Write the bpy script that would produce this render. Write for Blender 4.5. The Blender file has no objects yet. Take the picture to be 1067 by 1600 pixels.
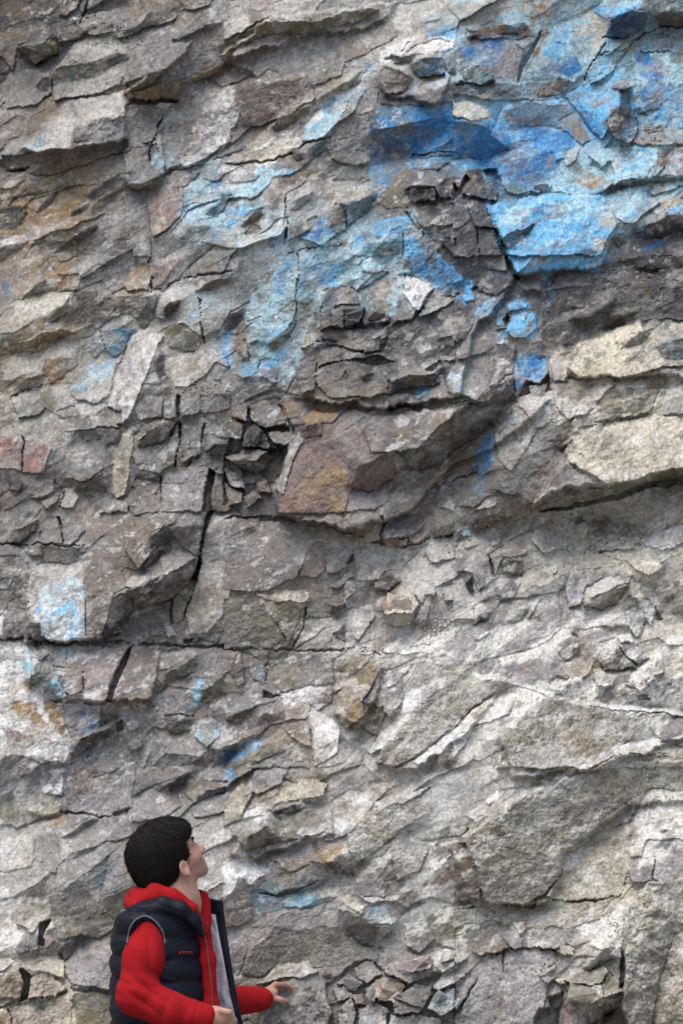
import bpy, bmesh, math, random
import numpy as np
from mathutils import Vector, Matrix

# ------------------------------------------------------------------ camera, light
SC = bpy.context.scene
COL = SC.collection
FPX = 3608.0                      # focal length in photo pixels (photo 1067 x 1600)
CAM = np.array([0.0, 0.0, 1.5])
PITCH = math.radians(7.4)
cam = bpy.data.cameras.new('camera'); cam_ob = bpy.data.objects.new('camera', cam); COL.objects.link(cam_ob)
cam_ob.location = CAM
cam_ob.rotation_euler = (math.pi/2 + PITCH, 0, 0)
cam.sensor_fit = 'VERTICAL'; cam.sensor_height = 36.0; cam.lens = 36.0*FPX/1600.0
cam.clip_start = 0.05; cam.clip_end = 2000
cam.dof.use_dof = True; cam.dof.focus_distance = 7.9; cam.dof.aperture_fstop = 16.0
SC.camera = cam_ob

SUN_EL = math.radians(63); SUN_AZ = math.radians(-35)     # azimuth: 0 = behind the camera, negative = from the left
sun_dir = Vector((math.sin(SUN_AZ)*math.cos(SUN_EL), -math.cos(SUN_AZ)*math.cos(SUN_EL), math.sin(SUN_EL)))
world = bpy.data.worlds.new('World'); SC.world = world; world.use_nodes = True
wn = world.node_tree.nodes; wl = world.node_tree.links
bg = wn['Background']; sky = wn.new('ShaderNodeTexSky'); sky.sky_type = 'NISHITA'; sky.sun_disc = False
sky.sun_elevation = SUN_EL; sky.sun_rotation = math.atan2(sun_dir.x, sun_dir.y)
sky.air_density = 1.0; sky.dust_density = 2.0; sky.ozone_density = 1.0
wl.new(sky.outputs[0], bg.inputs[0]); bg.inputs[1].default_value = 0.12
sun = bpy.data.lights.new('sun', 'SUN'); sun_ob = bpy.data.objects.new('sun', sun); COL.objects.link(sun_ob)
sun.energy = 1.5; sun.angle = math.radians(55); sun.color = (1.0, 0.975, 0.945)
sun_ob.rotation_euler = (-sun_dir).to_track_quat('-Z', 'Y').to_euler()
SC.view_settings.view_transform = 'Standard'; SC.view_settings.look = 'None'
SC.view_settings.exposure = 0.84; SC.view_settings.gamma = 1.0
SC.view_settings.use_curve_mapping = False

def srgb(r, g, b):
    f = lambda c: (c/255.0)/12.92 if c/255.0 <= 0.04045 else (((c/255.0)+0.055)/1.055)**2.4
    return np.array([f(r), f(g), f(b)])

def ray(px, py):
    """unit direction(s) of photo pixel"""
    x = (np.asarray(px, float)-533.5)/FPX; y = -(np.asarray(py, float)-800.0)/FPX
    c, s = math.cos(PITCH), math.sin(PITCH)
    d = np.stack([x, c - s*y, s + c*y], -1)
    return d/np.linalg.norm(d, axis=-1, keepdims=True)

# ------------------------------------------------------------------ the cliff's base plane
LEAN = math.radians(15)
PLN_N = np.array([0.0, -math.cos(LEAN), math.sin(LEAN)])
PLN_P = np.array([0.0, 7.42, 0.95])
PX = 7.42/FPX                       # metres covered by one photo pixel at the cliff foot

def on_cliff(px, py, h=0.0):
    """point on the ray of a photo pixel where the rock stands h metres out of the base plane"""
    d = ray(px, py)
    t = (np.asarray(h) + np.dot(PLN_N, PLN_P-CAM))/(d@PLN_N)
    return CAM + d*t[..., None]
def at_depth(px, py, y):
    d = ray(px, py); return CAM + d*(y/d[1])

def prop(o, label=None, cat=None, group=None, kind=None):
    if label: o['label'] = label
    if cat: o['category'] = cat
    if group: o['group'] = group
    if kind: o['kind'] = kind
    return o
# ------------------------------------------------------------------ tracing of the rock face; shade is painted into undersides and gaps, light into some tops
# '@c,r' picks one of 3 x 4 tiles of the photo; F = facet (facing, colour, step), C = stain or tint (dark tints on undersides are painted shade), K = crack, H = hollow
TRACE = """
@0,0
F R d 0 0,230 35,370 0,400
F N b 8 280,0 420,0 360,40 310,70 275,60
F N b 4 0,185 110,130 220,120 230,160 90,215 60,330 10,260
F N b 10 265,135 410,95 420,125 370,185 270,200
F T g 8 330,85 560,30 700,50 640,120 420,170
F T g 18 85,230 180,175 255,157 195,208
F U v 18 85,230 195,206 262,160 268,240 165,305
K 3 10 420,0 400,50 365,100
F L g 5 30,350 130,320 230,340 240,430 170,480 30,500
F U d 6 170,400 205,360 240,355 235,400 205,430
F t p 6 245,330 350,200 520,160 590,200 580,350 560,400 430,440 250,470
F u v 6 250,325 580,240 600,260 450,350 260,400
C t 7 290,350 400,330 410,380 330,410
F l g 5 590,440 575,400 620,320 800,180 850,180 860,240 720,350
F U v 5 600,435 582,395 660,345 740,325 830,265 862,235 840,290 700,390
F N g 3 820,60 1000,20 1067,0 1067,90 960,105 900,160 830,185 800,180
F U d 0 830,185 960,105 1040,100 900,165
F u l 0 860,240 910,150 1067,100 1067,300 900,350 720,390
F U o 3 580,440 720,395 880,360 1067,280 1067,330 830,400 820,460 600,465
H 10 600,465 830,462 815,478 590,488
F u v 0 575,490 830,475 760,530 720,570 585,545
F N g 0 585,545 720,570 755,535 715,650 570,655
K 4 14 755,530 715,640 690,680 690,740
F T p 12 110,690 200,560 330,470 560,430 590,540 570,655 430,680 150,700
F u g 12 340,600 440,560 585,530 575,655 440,680 420,655 340,660
C P 8 110,690 160,600 230,560 200,640 140,700
F u b 7 10,720 140,710 430,670 560,665 620,680 510,720 370,770 240,810 100,790 20,770
H 7 30,788 140,775 110,802
F u d 6 545,685 570,660 690,655 630,690 600,705 550,700
F r g 7 590,860 580,740 620,690 690,660 690,740 745,800 740,830 640,850
F U v 7 590,855 740,825 700,880 640,885
C o 4 0,900 300,800 570,700 575,860 560,960 330,1100 0,1186
F t o 0 300,900 400,930 340,1000 230,1010
F U v 0 420,1000 440,930 500,900 560,880 450,1000
F U v 0 340,980 420,935 410,970 330,1010
F U b 0 160,1000 200,930 260,880 290,830 300,850 240,940
F U v 0 400,900 500,830 570,790 480,900 430,930
F u d 0 10,960 100,950 130,990 90,1050 0,1060
F U d 2 240,1180 350,1080 450,1030 440,1060 300,1160
F t p 0 0,1120 180,1060 330,1000 330,1030 120,1120 0,1160
F l w 6 830,740 880,600 940,510 1067,400 1067,660 900,760 850,780
C o 8 880,600 940,510 930,560 910,640 880,640
C o 8 830,740 860,690 880,690 850,750
F L g 2 760,800 720,640 900,480 1000,400 940,510 850,700 830,770
K 3 8 760,815 900,775 1067,720
F l r 5 680,900 740,830 800,820 850,870 840,1000 780,1060 710,1100 690,1000
C c 7 700,1050 760,960 770,1010 720,1140
F N b 3 800,800 880,790 930,800 850,860 800,870
C P 7 820,990 900,940 1050,885 1060,920 960,980 880,1030 840,1040
C B 8 830,985 900,945 1045,890 1040,910 920,970 870,1010
F u t 2 950,990 1040,900 1067,930 1000,1010
C n 5 955,985 1040,910 1060,930 1000,1000
C S 9 980,830 1040,810 1060,850 1000,880
C B 8 850,1140 1000,1100 1067,1060 1067,1080 950,1130 860,1150
F u t 0 840,1110 880,1040 980,1060 920,1120
F N g 3 570,880 660,900 690,1000 700,1186 620,1186 580,1000
@1,0
C p 8 0,90 100,60 200,20 560,0 1067,0 1067,90 800,60 560,90 400,60 200,70 80,120 0,160
F U v 8 0,200 80,150 200,100 370,95 410,105 560,50 640,30 720,50 600,110 480,120 440,160 330,165 230,150 80,200 0,260
F t p 8 0,100 150,60 220,70 70,150 0,190
C r 6 140,0 220,0 220,60 150,110 130,80
F N l 0 70,330 100,220 200,180 400,150 600,120 590,160 500,230 420,290 380,340 200,330 160,355
F U d 0 0,270 70,290 165,358 110,355 40,320 0,340
F t r 3 0,330 50,315 120,355 0,400
F u b 3 60,390 200,380 390,350 430,390 390,430 180,580 90,580 80,520 30,500 50,420
C r 4 60,390 200,380 390,350 430,390 390,430 180,580 90,580 80,520 30,500 50,420
F l w 3 0,400 60,400 30,500 80,510 60,590 0,620
C l 5 0,520 80,510 60,590 0,620
F t g 3 420,290 590,160 640,130 760,70 800,170 700,220 560,300 540,350 400,400 380,340
C v 5 640,130 720,70 780,90 720,150
F t c 0 0,760 100,680 240,570 430,450 540,350 660,320 560,400 440,500 350,560 200,690
F U v 3 230,600 250,550 370,500 480,420 560,380 640,330 600,390 450,490 340,550 240,620
F T P 6 360,660 380,580 440,500 520,430 640,390 660,410 600,520 520,570 450,640 380,660
C B 6 440,520 520,460 640,400 640,420 560,480 470,540
C B 6 370,650 400,590 470,560 440,610
K 3 7 540,540 570,490 575,450
C B 7 580,280 700,300 690,340 640,330 590,310
C w 7 150,700 350,560 540,400 640,330 660,350 560,450 380,600 200,740
C w 6 0,800 150,730 330,650 350,690 200,780 0,900
C c 5 0,1060 120,980 300,880 300,930 150,1040 0,1150
F t c 4 0,760 120,700 230,680 340,630 350,660 300,720 180,750 20,765
K 3 10 0,765 190,750 320,715 390,665 490,625
F U d 6 310,690 350,680 370,740 330,745
F u t 2 390,690 470,650 470,710 400,735
F r g 5 480,700 520,590 600,530 670,530 685,640 675,750 600,770 500,740
C p 5 600,700 660,560 685,640 675,750
C B 9 290,800 350,770 430,735 440,750 350,780 320,810
C P 8 0,960 60,870 180,780 290,760 300,800 200,880 100,950 0,1000
F T P 4 20,930 100,850 220,790 290,770 260,830 120,920
C B 7 140,870 230,830 260,840 180,880
C B 7 0,1000 100,960 200,900 100,1000 10,1060
C t 7 110,900 200,880 150,950 110,960
F N b 3 220,830 400,780 380,840 290,900 230,990 210,920
F U b 4 310,980 340,920 410,890 390,930 330,980
F u v 0 90,1080 140,1030 180,1060 150,1090
F U b 0 80,1050 120,990 170,960 180,1000 120,1040
K 4 16 285,930 290,1060 280,1140
F N g 4 300,1000 350,980 400,1050 370,1090 295,1110
F t B 3 345,1100 410,1060 460,950 500,1000 520,1090 460,1140
C S 4 345,1100 410,1060 460,950 500,1000 520,1090 460,1140
F R b 4 470,970 500,900 560,970 570,1070 510,1085
F t p 3 500,870 660,850 680,900 560,945 510,930
F u v 2 500,835 560,770 670,760 660,830
F U t 5 560,950 680,905 690,960 610,1020 575,1060
F r S -3 670,560 720,500 850,490 1067,480 1067,690 890,710 870,740 680,750 690,620
F U S -3 690,600 860,560 1000,540 960,620 880,700 690,720
F T B -2 885,705 980,650 1067,560 1067,640 1000,680
C S 6 680,560 850,510 1067,540 1067,700 880,720 690,740
C t 5 670,540 700,500 900,490 860,560
F T B -3 675,760 740,745 870,735 1000,725 1067,705 1067,740 900,770 790,800 700,880 670,890
F l S -3 680,890 760,800 830,770 760,870 690,950
K 4 10 880,725 1000,705 1067,690
C n 8 980,740 1067,705 1067,750
F t w 3 720,240 800,200 900,160 1067,180 1067,230 900,250 780,250 720,310
K 3 5 750,280 900,210 1050,180
K 3 5 820,230 860,190
F U b 10 720,310 800,320 880,360 830,430 760,440 725,420
F U d 6 780,250 880,250 860,280 790,285
F U t 8 860,290 930,260 1010,265 1020,350 900,350
C S 5 930,290 1010,270 1015,340 940,340
F N d 6 1020,270 1067,240 1067,340 1030,345
F N d 2 720,440 760,440 830,430 900,440 1067,380 1067,470 850,490 720,480
F N l 0 600,520 660,400 715,350 720,420 700,500 610,535
C P 7 920,60 1000,40 1067,80 1067,130 930,120
C B 7 920,150 960,120 1067,130 1067,170 980,170
F L v 2 700,940 750,870 790,800 880,780 830,860 850,950 760,970
F T g 22 840,865 960,790 1040,820 980,862 840,872
F U d 22 840,872 980,865 985,930 880,930
F R d 20 980,862 1040,815 1067,820 1067,920 1000,910
F T g 10 980,940 1040,905 1067,935 1010,945
F N g 7 830,960 1067,940 1067,1040 920,1050 870,1010
C v 5 980,1000 1040,970 1050,1020 990,1045
F l B 0 580,1080 640,1030 830,1000 870,970 930,1080 1000,1186 600,1186
C P 5 580,1100 700,1120 800,1100 820,1186 600,1186
F T B 2 640,1060 780,1010 830,1000 820,1050 700,1100
F u t 2 650,1130 800,1110 810,1186 680,1186
C c 6 860,990 920,1060 1000,1150 960,1186 900,1100
K 4 10 840,975 880,1030 920,1090
K 3 8 830,1100 825,1180
C P 6 0,1186 60,1100 230,1120 560,1130 590,1186
C B 7 380,1180 560,1140 590,1180
K 3 8 300,1175 420,1150 550,1135
F N d 5 1000,1110 1067,1090 1067,1186 1030,1150
@2,0
C p 8 0,100 60,20 200,0 520,0 430,120 350,110 100,110
C P 6 100,100 250,40 400,20 350,110 200,110
C o 6 350,90 370,30 500,20 450,100 380,110
C B 6 120,110 280,70 300,90 160,115
F N d 5 60,130 240,110 330,100 380,170 180,180 90,165
F U d 9 70,170 75,140 110,128 118,160
F U d 9 230,150 240,112 300,118 305,150
F N l 0 0,250 40,140 90,180 260,170 320,230 300,390 200,380 180,330 60,310
C S 6 20,220 140,170 250,180 200,300 60,290
C P 5 20,150 80,140 60,230 10,240
F u t 12 40,340 90,300 150,300 195,370 130,390 70,385
C o 5 80,310 140,300 150,330 100,330
F l P 0 420,180 520,90 640,40 780,0 900,20 820,60 740,90 700,200 640,300 560,370 430,340 340,330
C c 5 500,80 640,40 720,90 690,200 620,280 560,150
C o 7 400,150 460,110 430,200 360,240
C B 7 450,220 550,90 560,130 520,220 600,320 540,360 470,260
C S 8 390,310 500,260 600,310 570,370 500,340
H 8 320,290 350,240 400,150 415,140 360,260 320,330 300,390 305,330
F t B 3 640,40 760,30 900,50 850,60 700,85
F U n 3 730,85 830,50 900,60 870,130 800,170 730,180
F U d 4 950,60 1067,40 1067,130 970,120 940,90
C P 5 900,30 1067,20 1000,50
K 3 8 700,175 800,180 960,120 1067,135
F r P 0 830,250 1067,160 1067,600 940,580 860,480 840,350
C S 8 830,250 900,240 980,300 1000,370 900,400 840,300
C S 8 820,200 1067,160 1067,220 900,230
C S 6 870,400 1067,380 1067,580 900,560
C B 5 950,480 1067,450 1067,580 960,560
C P 6 960,260 1067,280 1067,330 1000,310 950,280
F T P 3 960,255 1067,285 1067,330 1000,312
C P 6 1000,400 1067,390 1067,470
K 3 6 870,235 1000,250
K 3 10 620,380 630,310 700,210
K 3 6 680,260 800,230
F T g 4 850,510 920,540 930,590 1000,600 1067,620 1067,670 800,670 860,620
F N d 5 0,400 560,370 520,430 350,460 200,460 0,440
F L B 6 520,440 630,390 760,350 800,370 770,400 770,490 710,560 720,600 690,640 640,600 580,520 545,480
C l 4 600,470 700,420 760,400 740,500 640,480
C S 6 545,470 600,480 700,580 690,640 640,600 580,520
F t B 10 625,340 700,310 760,300 740,335 640,390
F R d 14 770,410 830,400 820,470 860,600 820,670 750,640 715,600 715,550 770,490
F T d 14 735,405 790,370 832,400 770,412
F t c 3 0,470 80,470 160,490 180,540 90,560 0,530
F u l 2 230,510 350,470 520,480 560,530 600,600 480,600 300,600 250,560
C B 6 240,510 400,480 460,500 330,540
C B 5 400,510 540,490 550,540 450,560
F N b 4 490,560 560,520 640,640 600,680 560,640
F U S 0 0,560 130,570 200,640 270,690 0,690
F U n 0 0,690 270,690 160,740 0,740
F T S 0 210,600 380,590 500,590 540,630 400,640 250,650
F T B 1 150,740 280,690 420,640 540,620 540,680 450,700 370,730 160,750
C S 4 150,740 280,690 420,640 540,620 540,680 450,700 370,730 160,750
F N S 0 140,780 160,750 370,730 460,700 500,760 460,840 340,890 230,870 220,790
C B 5 230,800 400,760 470,780 420,850 300,870
C S 7 0,570 130,575 260,640 400,600 540,610 540,690 470,800 440,850 230,870 160,770 0,740
C o 6 420,720 460,710 480,760 440,770
F t B 5 470,705 510,700 515,735 480,745
F t p 7 510,745 530,700 585,695 570,740 530,778
H 12 140,790 200,780 225,850 205,890 180,850
F R d 12 60,790 130,780 140,830 210,900 200,930 40,900
H 14 0,850 30,880 60,810 80,830 40,900 0,920
C P 7 0,750 60,770 20,785 0,780
F t t 6 235,880 260,840 330,845 345,890 300,900
F T g 12 350,885 390,840 430,838 460,870 400,895
F N P 3 470,890 480,810 540,760 680,780 740,850 700,890 620,910
C o 5 540,780 680,800 720,850 640,890 560,830
C B 5 480,860 560,840 620,900 500,890
F t P 6 620,720 650,685 780,680 730,740 690,775
F N P 5 730,740 770,690 850,680 950,680 930,760 880,830 800,830 740,860 750,800
C B 6 760,720 850,690 940,690 900,800 780,820
F R b 5 950,690 1000,690 1000,760 940,820 900,830 940,760
F N l 5 1000,690 1067,670 1067,820 980,820
F U d -4 690,890 760,850 900,830 1067,825 1067,838 920,850 780,875 720,895
F t B 9 155,950 320,910 500,900 700,910 740,950 760,1050 720,1100 690,1186 240,1186 190,1080
C P 5 200,1000 320,920 380,960 250,1050
F U t 9 220,1110 300,1060 380,1030 350,1080 270,1120 300,1160 240,1160
C P 5 450,950 640,920 650,1000 500,1050
C S 4 390,960 450,950 440,1010 380,1020
C c 6 660,960 720,950 760,1010 780,1050 700,1040
C c 6 650,1130 720,1120 750,1186 680,1186
F t P 5 760,1010 860,870 920,850 900,900 960,940 830,1040 790,1030
C B 6 790,1020 860,900 920,860 900,920 830,1030
C o 6 890,900 940,840 1000,840 950,900
C c 7 940,920 1067,870 1067,950 960,960
F T B 4 990,960 1067,940 1067,990 980,990
F U n 4 840,1080 930,1030 1000,990 1067,1000 1067,1050 950,1100 880,1110
C d 5 900,1090 1000,1000 1067,1010 1067,1050 950,1100
F N l 2 800,1110 1067,1100 1067,1186 790,1186
C d 5 800,1110 1067,1100 1067,1186 790,1186
C S 7 880,1120 960,1115 980,1140 900,1150
F U d 6 730,1110 790,1080 790,1130 760,1150
F N g 6 0,940 60,950 80,1010 30,1060 0,1060
F N d 8 60,930 150,920 160,980 190,1060 100,1040 80,980
F N d 10 110,1060 180,1050 210,1130 230,1186 130,1186 120,1120
F t d 5 40,1060 110,1040 110,1100 130,1186 0,1186 20,1100
H 12 185,1050 205,1060 240,1140 245,1186 225,1160
@0,1
C o 4 0,0 370,0 370,600 0,700
F U v 3 95,200 180,120 215,105 220,160 150,200
F u o 2 250,80 370,85 370,150 260,165
F t c 2 0,270 120,190 230,170 350,155 300,220 150,310 60,360 0,340
F U v 2 220,290 270,235 335,215 310,270 240,300
F u b 0 330,170 450,160 450,280 340,330 300,300
F U o 3 80,450 90,400 180,360 280,335 340,350 370,360 300,370 180,400
F u o 2 210,510 240,470 350,470 365,490 290,560 240,590
F U v 2 70,640 100,590 210,530 190,580 130,620
F t v 0 0,480 100,460 200,470 180,530 60,570 0,560
C S 4 0,130 50,140 45,190 0,200
F t o 4 570,130 620,60 680,50 705,100 690,155 590,150
F u b 4 450,290 500,190 640,170 680,180 690,250 640,300 600,270 480,300
F U d 3 640,300 690,200 730,180 725,280 660,340
K 4 14 695,0 690,30
K 4 12 705,90 710,150
K 4 10 710,160 820,110 1067,60
F l r 2 710,0 830,0 840,30 760,110 715,150
F L p 8 730,220 750,180 840,190 780,215 765,300 725,285
F X d -3 762,240 790,208 838,205 830,250 790,290 765,292
F N p 3 820,250 840,190 920,160 1067,100 1067,270 1020,340 930,380 840,310
C B 5 860,290 930,220 1000,230 900,310
C P 4 850,200 1067,130 1067,250 950,300
F U v 2 900,160 990,110 1067,100 1067,130 980,160
K 4 12 925,200 930,330 940,410
F u v 2 770,330 810,320 930,380 930,430 860,440 780,420
C B 6 1000,370 1067,360 1067,520 1000,480
F t p 4 770,470 900,440 1000,380 1067,520 1000,500 900,600 810,610
F T g 0 870,610 920,570 1067,600 1067,640 900,640
F R d 0 700,480 730,420 770,460 760,520 800,580 800,610 740,590
F L w 7 500,700 540,580 600,380 680,335 760,380 730,420 700,490 660,600 640,650 600,750 570,780 560,720
C l 4 540,500 600,380 660,400 620,560 560,640
C b 9 585,430 630,380 635,420 600,450
C b 9 655,560 690,380 695,440 665,540
C b 9 540,620 570,610 580,680 560,700 540,680
F u t 3 410,440 440,350 560,330 610,350 570,440 540,470 480,440 440,470
C S 7 490,460 520,430 550,460 530,475
C B 3 410,440 440,350 560,330 610,350 570,440
K 3 6 465,360 490,440
F t p 4 340,640 370,530 470,480 545,475 530,560 510,640 460,680 360,670
C P 6 340,640 370,530 470,480 545,475 500,560 400,640
C B 8 470,490 540,470 530,500
F T w 3 345,690 450,680 500,700 420,740 370,730
C o 7 400,710 460,700 440,720
F l g 7 60,680 120,640 200,660 215,700 180,740 90,750
F t p 3 240,600 320,590 350,700 260,720
K 4 8 45,690 60,640 110,630 200,600
F t g 3 260,770 360,740 500,740 560,790 450,790 370,800 310,810
F N g 5 620,700 680,660 755,640 750,740 640,755
F N g 6 765,640 820,645 820,750 760,745
F N g 5 840,640 930,630 930,720 840,750
F N g 3 935,650 1067,650 1067,700 940,730
H 10 818,650 835,640 832,750 818,750
F T v 7 640,860 660,790 740,750 820,755 760,775 690,815
F U b 7 640,870 690,815 770,772 822,760 780,830 680,890
K 4 10 830,760 790,830 770,860
K 5 18 840,770 830,850 810,970
F N r 4 0,850 110,820 105,990 0,970
F l r 4 115,850 220,840 240,890 200,1010 100,1000
C e 6 120,930 190,870 220,870 200,990 130,990
C e 4 0,870 60,860 60,920 0,930
K 4 8 110,840 105,990
F u l 3 380,800 560,800 540,870 400,880
F t g 4 310,930 380,860 480,850 500,900 470,1000 380,1050 300,1040
F U b 3 300,1045 380,1055 470,1005 490,1090 350,1080
F L c 5 520,1100 530,930 570,820 610,790 620,850 600,1000 580,1110 540,1130
C v 4 520,1100 530,930 570,820 610,790 620,850 600,1000 580,1110
F N d 6 45,1050 80,1030 105,1060 90,1090 50,1090
F N g 6 160,1120 180,1030 250,1040 250,1090 200,1120
F L p 7 275,1140 290,1070 340,1070 370,1110 340,1170 280,1160
C r 6 370,1100 440,1090 450,1150 360,1170
F t g 5 190,1140 280,1090 270,1130 220,1180
K 4 10 250,1040 290,1080 280,1160
C r 5 0,1080 70,1100 60,1186 0,1186
C r 4 690,1060 940,1040 940,1186 680,1186
F N g 5 610,920 680,870 810,870 810,960 740,1000 650,1000
F t l 5 750,1010 880,960 970,1000 960,1100 940,1186 750,1186
F t g 5 450,1140 500,1110 600,1150 590,1186 460,1186
K 4 10 745,1010 750,1140
K 4 10 860,970 920,940 940,850 950,780
F N g 6 845,850 930,790 935,920 850,960
F N d 7 960,800 1067,830 1067,880 1000,870 950,900
F R g 8 950,830 1000,770 1067,820 1067,850 980,820
F U d 6 975,910 1010,870 1067,880 1050,930
F t g 6 1000,1000 1067,920 1067,980 1010,1020
H 18 940,1186 950,1090 970,980 1000,1010 985,1060 975,1140 980,1186
F N b 6 985,1100 1067,1000 1067,1186 985,1186
@1,1
C t 4 0,0 200,0 100,100 0,120
C P 8 100,300 130,180 200,110 330,60 450,0 560,0 540,120 440,200 440,340 360,370 330,520 280,620 200,450
F l P 0 100,300 130,180 250,60 335,60 330,240 300,330 200,410 170,400
F r P 0 345,60 560,0 545,120 440,200 440,340 360,370 300,390 335,240
C B 7 360,0 560,0 545,120 480,160 430,120 350,140
C B 8 210,170 250,60 320,20 300,130 250,170
C B 5 180,360 300,290 330,330 200,400
C g 4 360,250 440,210 435,330 350,370
F U v 2 200,410 310,330 290,390 220,450
F t B 2 80,490 170,475 150,560 130,570 80,540
F t B 3 150,560 180,480 260,490 240,590
C S 4 150,560 180,480 260,490 240,590
F N P 0 260,500 360,400 330,550 290,630 240,600
C B 5 230,460 300,430 320,470 280,520 220,490
K 3 7 340,0 345,120 330,330 300,390
K 3 10 170,480 150,560
F U d 0 0,350 10,300 90,235 90,300 50,350
F N b 3 50,370 95,310 120,420 110,475 60,440
K 3 6 95,380 115,470
C B 5 0,400 60,440 0,500
K 3 6 100,300 160,270
C P 6 560,30 800,0 860,60 830,180 800,270 650,240 610,130
C v 5 630,120 760,110 790,240 640,230
C B 5 640,130 680,90 720,110 690,150
F l B 0 860,0 1000,0 1067,70 1067,200 970,150 870,90
C S 5 860,0 1000,0 1067,70 1067,200 970,150 870,90
F T d 12 450,340 450,230 480,165 550,130 605,150 630,225 510,230 490,290 510,330
F L g 20 490,290 510,235 555,230 550,330 510,335
F U d 18 550,235 650,240 630,300 560,330
F t d 14 640,280 660,240 740,240 770,280 760,300 650,310
F t g 7 450,370 520,340 750,330 755,370 640,430 480,410
F N g 9 650,410 720,370 720,440 650,440
K 3 8 450,350 520,335 600,325 760,315
K 4 8 360,425 400,400 450,390 520,410
F t c 6 360,420 370,370 440,355 430,390 380,425
F N g 6 760,370 880,290 1000,350 1067,340 1067,480 990,480 730,460
F N g 5 800,300 820,190 900,230 870,290
F T w 9 825,180 850,85 970,150 900,250 880,240
F t p 9 970,155 1067,220 1000,250 900,275
K 3 9 970,150 930,230 880,285 780,310
K 4 8 840,90 825,170
F U d 6 1000,430 990,380 1050,370 1067,430 1020,470
F T p 6 430,440 480,415 640,440 990,480 920,530 700,460 480,490 430,520
F t g 7 430,520 560,480 690,500 760,560 750,640 680,660 480,650 420,580
F U d 6 640,560 690,530 670,600
F u d 5 540,580 560,530 575,575
F T p 9 690,500 830,490 920,520 990,540 860,560 780,580
F U d 9 750,640 790,565 990,542 1000,590 880,610
H 4 750,648 880,617 1000,600 890,640 770,652
F u l 4 750,660 870,637 890,680 860,720 790,720
C d 6 750,660 870,637 890,680 860,720 790,720
F T B 3 885,645 970,618 980,630 900,660
F R g 6 330,560 370,450 430,420 420,620 340,640 300,640
F U o 6 310,650 420,620 400,640 330,655
F N b 3 360,650 420,635 420,690 365,690
C o 5 260,680 350,650 360,760 300,760
F T o 4 370,760 420,700 530,690 500,760 380,790
C o 6 370,760 420,700 530,690 500,760 380,790
F U r 4 370,795 450,780 450,830 380,840
H 8 0,930 60,760 110,700 300,800 290,890 260,1030 190,1100 100,1130 0,1160
F L g 8 35,650 80,670 110,700 100,770 40,740
F t g 9 115,690 200,670 290,770 230,790 190,800 120,760
F N d 10 0,780 40,740 90,790 80,860 30,850
F R d 16 85,890 100,810 150,770 170,800 150,890
F L d 14 150,890 170,805 220,870 210,890
F T g 16 0,940 90,900 210,900 150,950 30,955
F U d 14 30,956 150,950 200,980 150,1010 90,985
F t g 9 200,820 290,810 330,820 290,880 230,860
H 16 210,890 290,880 300,930 270,1030 210,1050 170,1010 210,950
F N d 10 0,985 80,985 100,1080 30,1060
F N b 12 150,1060 200,1040 220,1090 170,1110
F t d 10 90,1120 130,1090 180,1130 110,1160
F L b 10 0,1050 90,1100 80,1150 20,1160
K 4 8 115,690 115,760
K 5 12 260,700 330,815
C r 6 210,690 240,680 260,720 220,720
F T p 7 240,1080 290,930 300,880 350,800 370,850 320,960 270,1100
F N r 6 270,1100 330,950 380,880 500,850 640,800 900,900 800,910 620,980 600,1050 560,1186 250,1186
C b 4 330,950 500,850 640,800 880,900 620,980 480,1000
C o 6 330,1000 560,950 600,1040 560,1186 300,1186
C r 5 420,850 600,820 680,900 560,960 400,960
F t g 8 640,800 700,740 880,720 1067,700 1067,740 980,800 900,900 790,910 680,910
F U r 4 620,980 790,900 840,970 770,1040 700,1090 590,1080
C d 3 620,980 790,900 840,970 770,1040 700,1090 590,1080
F t l 8 770,930 800,910 850,960 800,1000
F X d 6 890,920 960,820 1067,730 1067,910 980,970 860,990 820,980
F t l 4 580,1100 700,1090 760,1080 760,1130 700,1180 560,1186
F U b 3 760,1050 850,1030 830,1060 760,1090
F N b 1 850,1040 1067,920 1067,1080 900,1186 760,1186
C o 4 900,1010 1067,930 1067,1000 920,1060
F t g 2 940,1130 1067,1000 1067,1060 980,1150
F t p 7 1000,1160 1067,1090 1067,1186
C d 5 440,340 500,300 630,230 800,270 1067,340 1067,560 880,620 480,650 360,560
C d 4 380,880 640,800 700,740 1067,700 1067,760 900,900 640,980
@2,1
C B 9 250,0 740,0 680,70 500,60 320,100 280,40
H 10 235,0 250,0 312,105 295,112 240,50
C B 8 0,60 80,120 100,200 70,220 0,200
F T B 3 20,160 80,120 105,200 60,215
C B 9 380,90 420,110 450,210 430,230 410,150
F N d 3 420,120 500,70 620,70 720,120 1067,130 1067,290 900,300 700,330 560,420 420,390 390,340 470,240
C d 7 420,120 500,70 620,70 720,120 1067,130 1067,290 900,300 700,330 560,420 420,390 390,340 470,240
F R d 6 540,250 560,160 620,160 610,230
F t l 5 430,160 500,75 640,80 620,130
C d 5 430,160 500,75 640,80 620,130
F U d 3 660,350 740,280 860,260 800,300 700,330
F T d 4 620,230 760,160 900,170 850,200 740,230
F T l 2 500,280 640,230 760,170 660,240 540,300
F U d 3 560,300 680,250 760,200 720,270 600,340
F T d 4 620,80 760,70 1067,60 1067,140 800,130 700,110
F U d 6 850,50 900,30 960,50 910,70
F T g 8 300,130 360,100 410,110 410,160 340,165
F t g 9 255,350 270,280 330,245 385,270 390,330 340,385 280,380
C B 9 255,350 270,280 330,245 385,270 390,330 340,385 280,380
C g 9 310,350 330,270 370,300 350,360
F T B 6 250,230 330,180 350,200 340,240 260,270
F N B 5 200,320 215,265 240,290 235,320
F N B 6 195,400 205,345 240,370 235,410
C g 6 225,350 240,370 235,410
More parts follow.
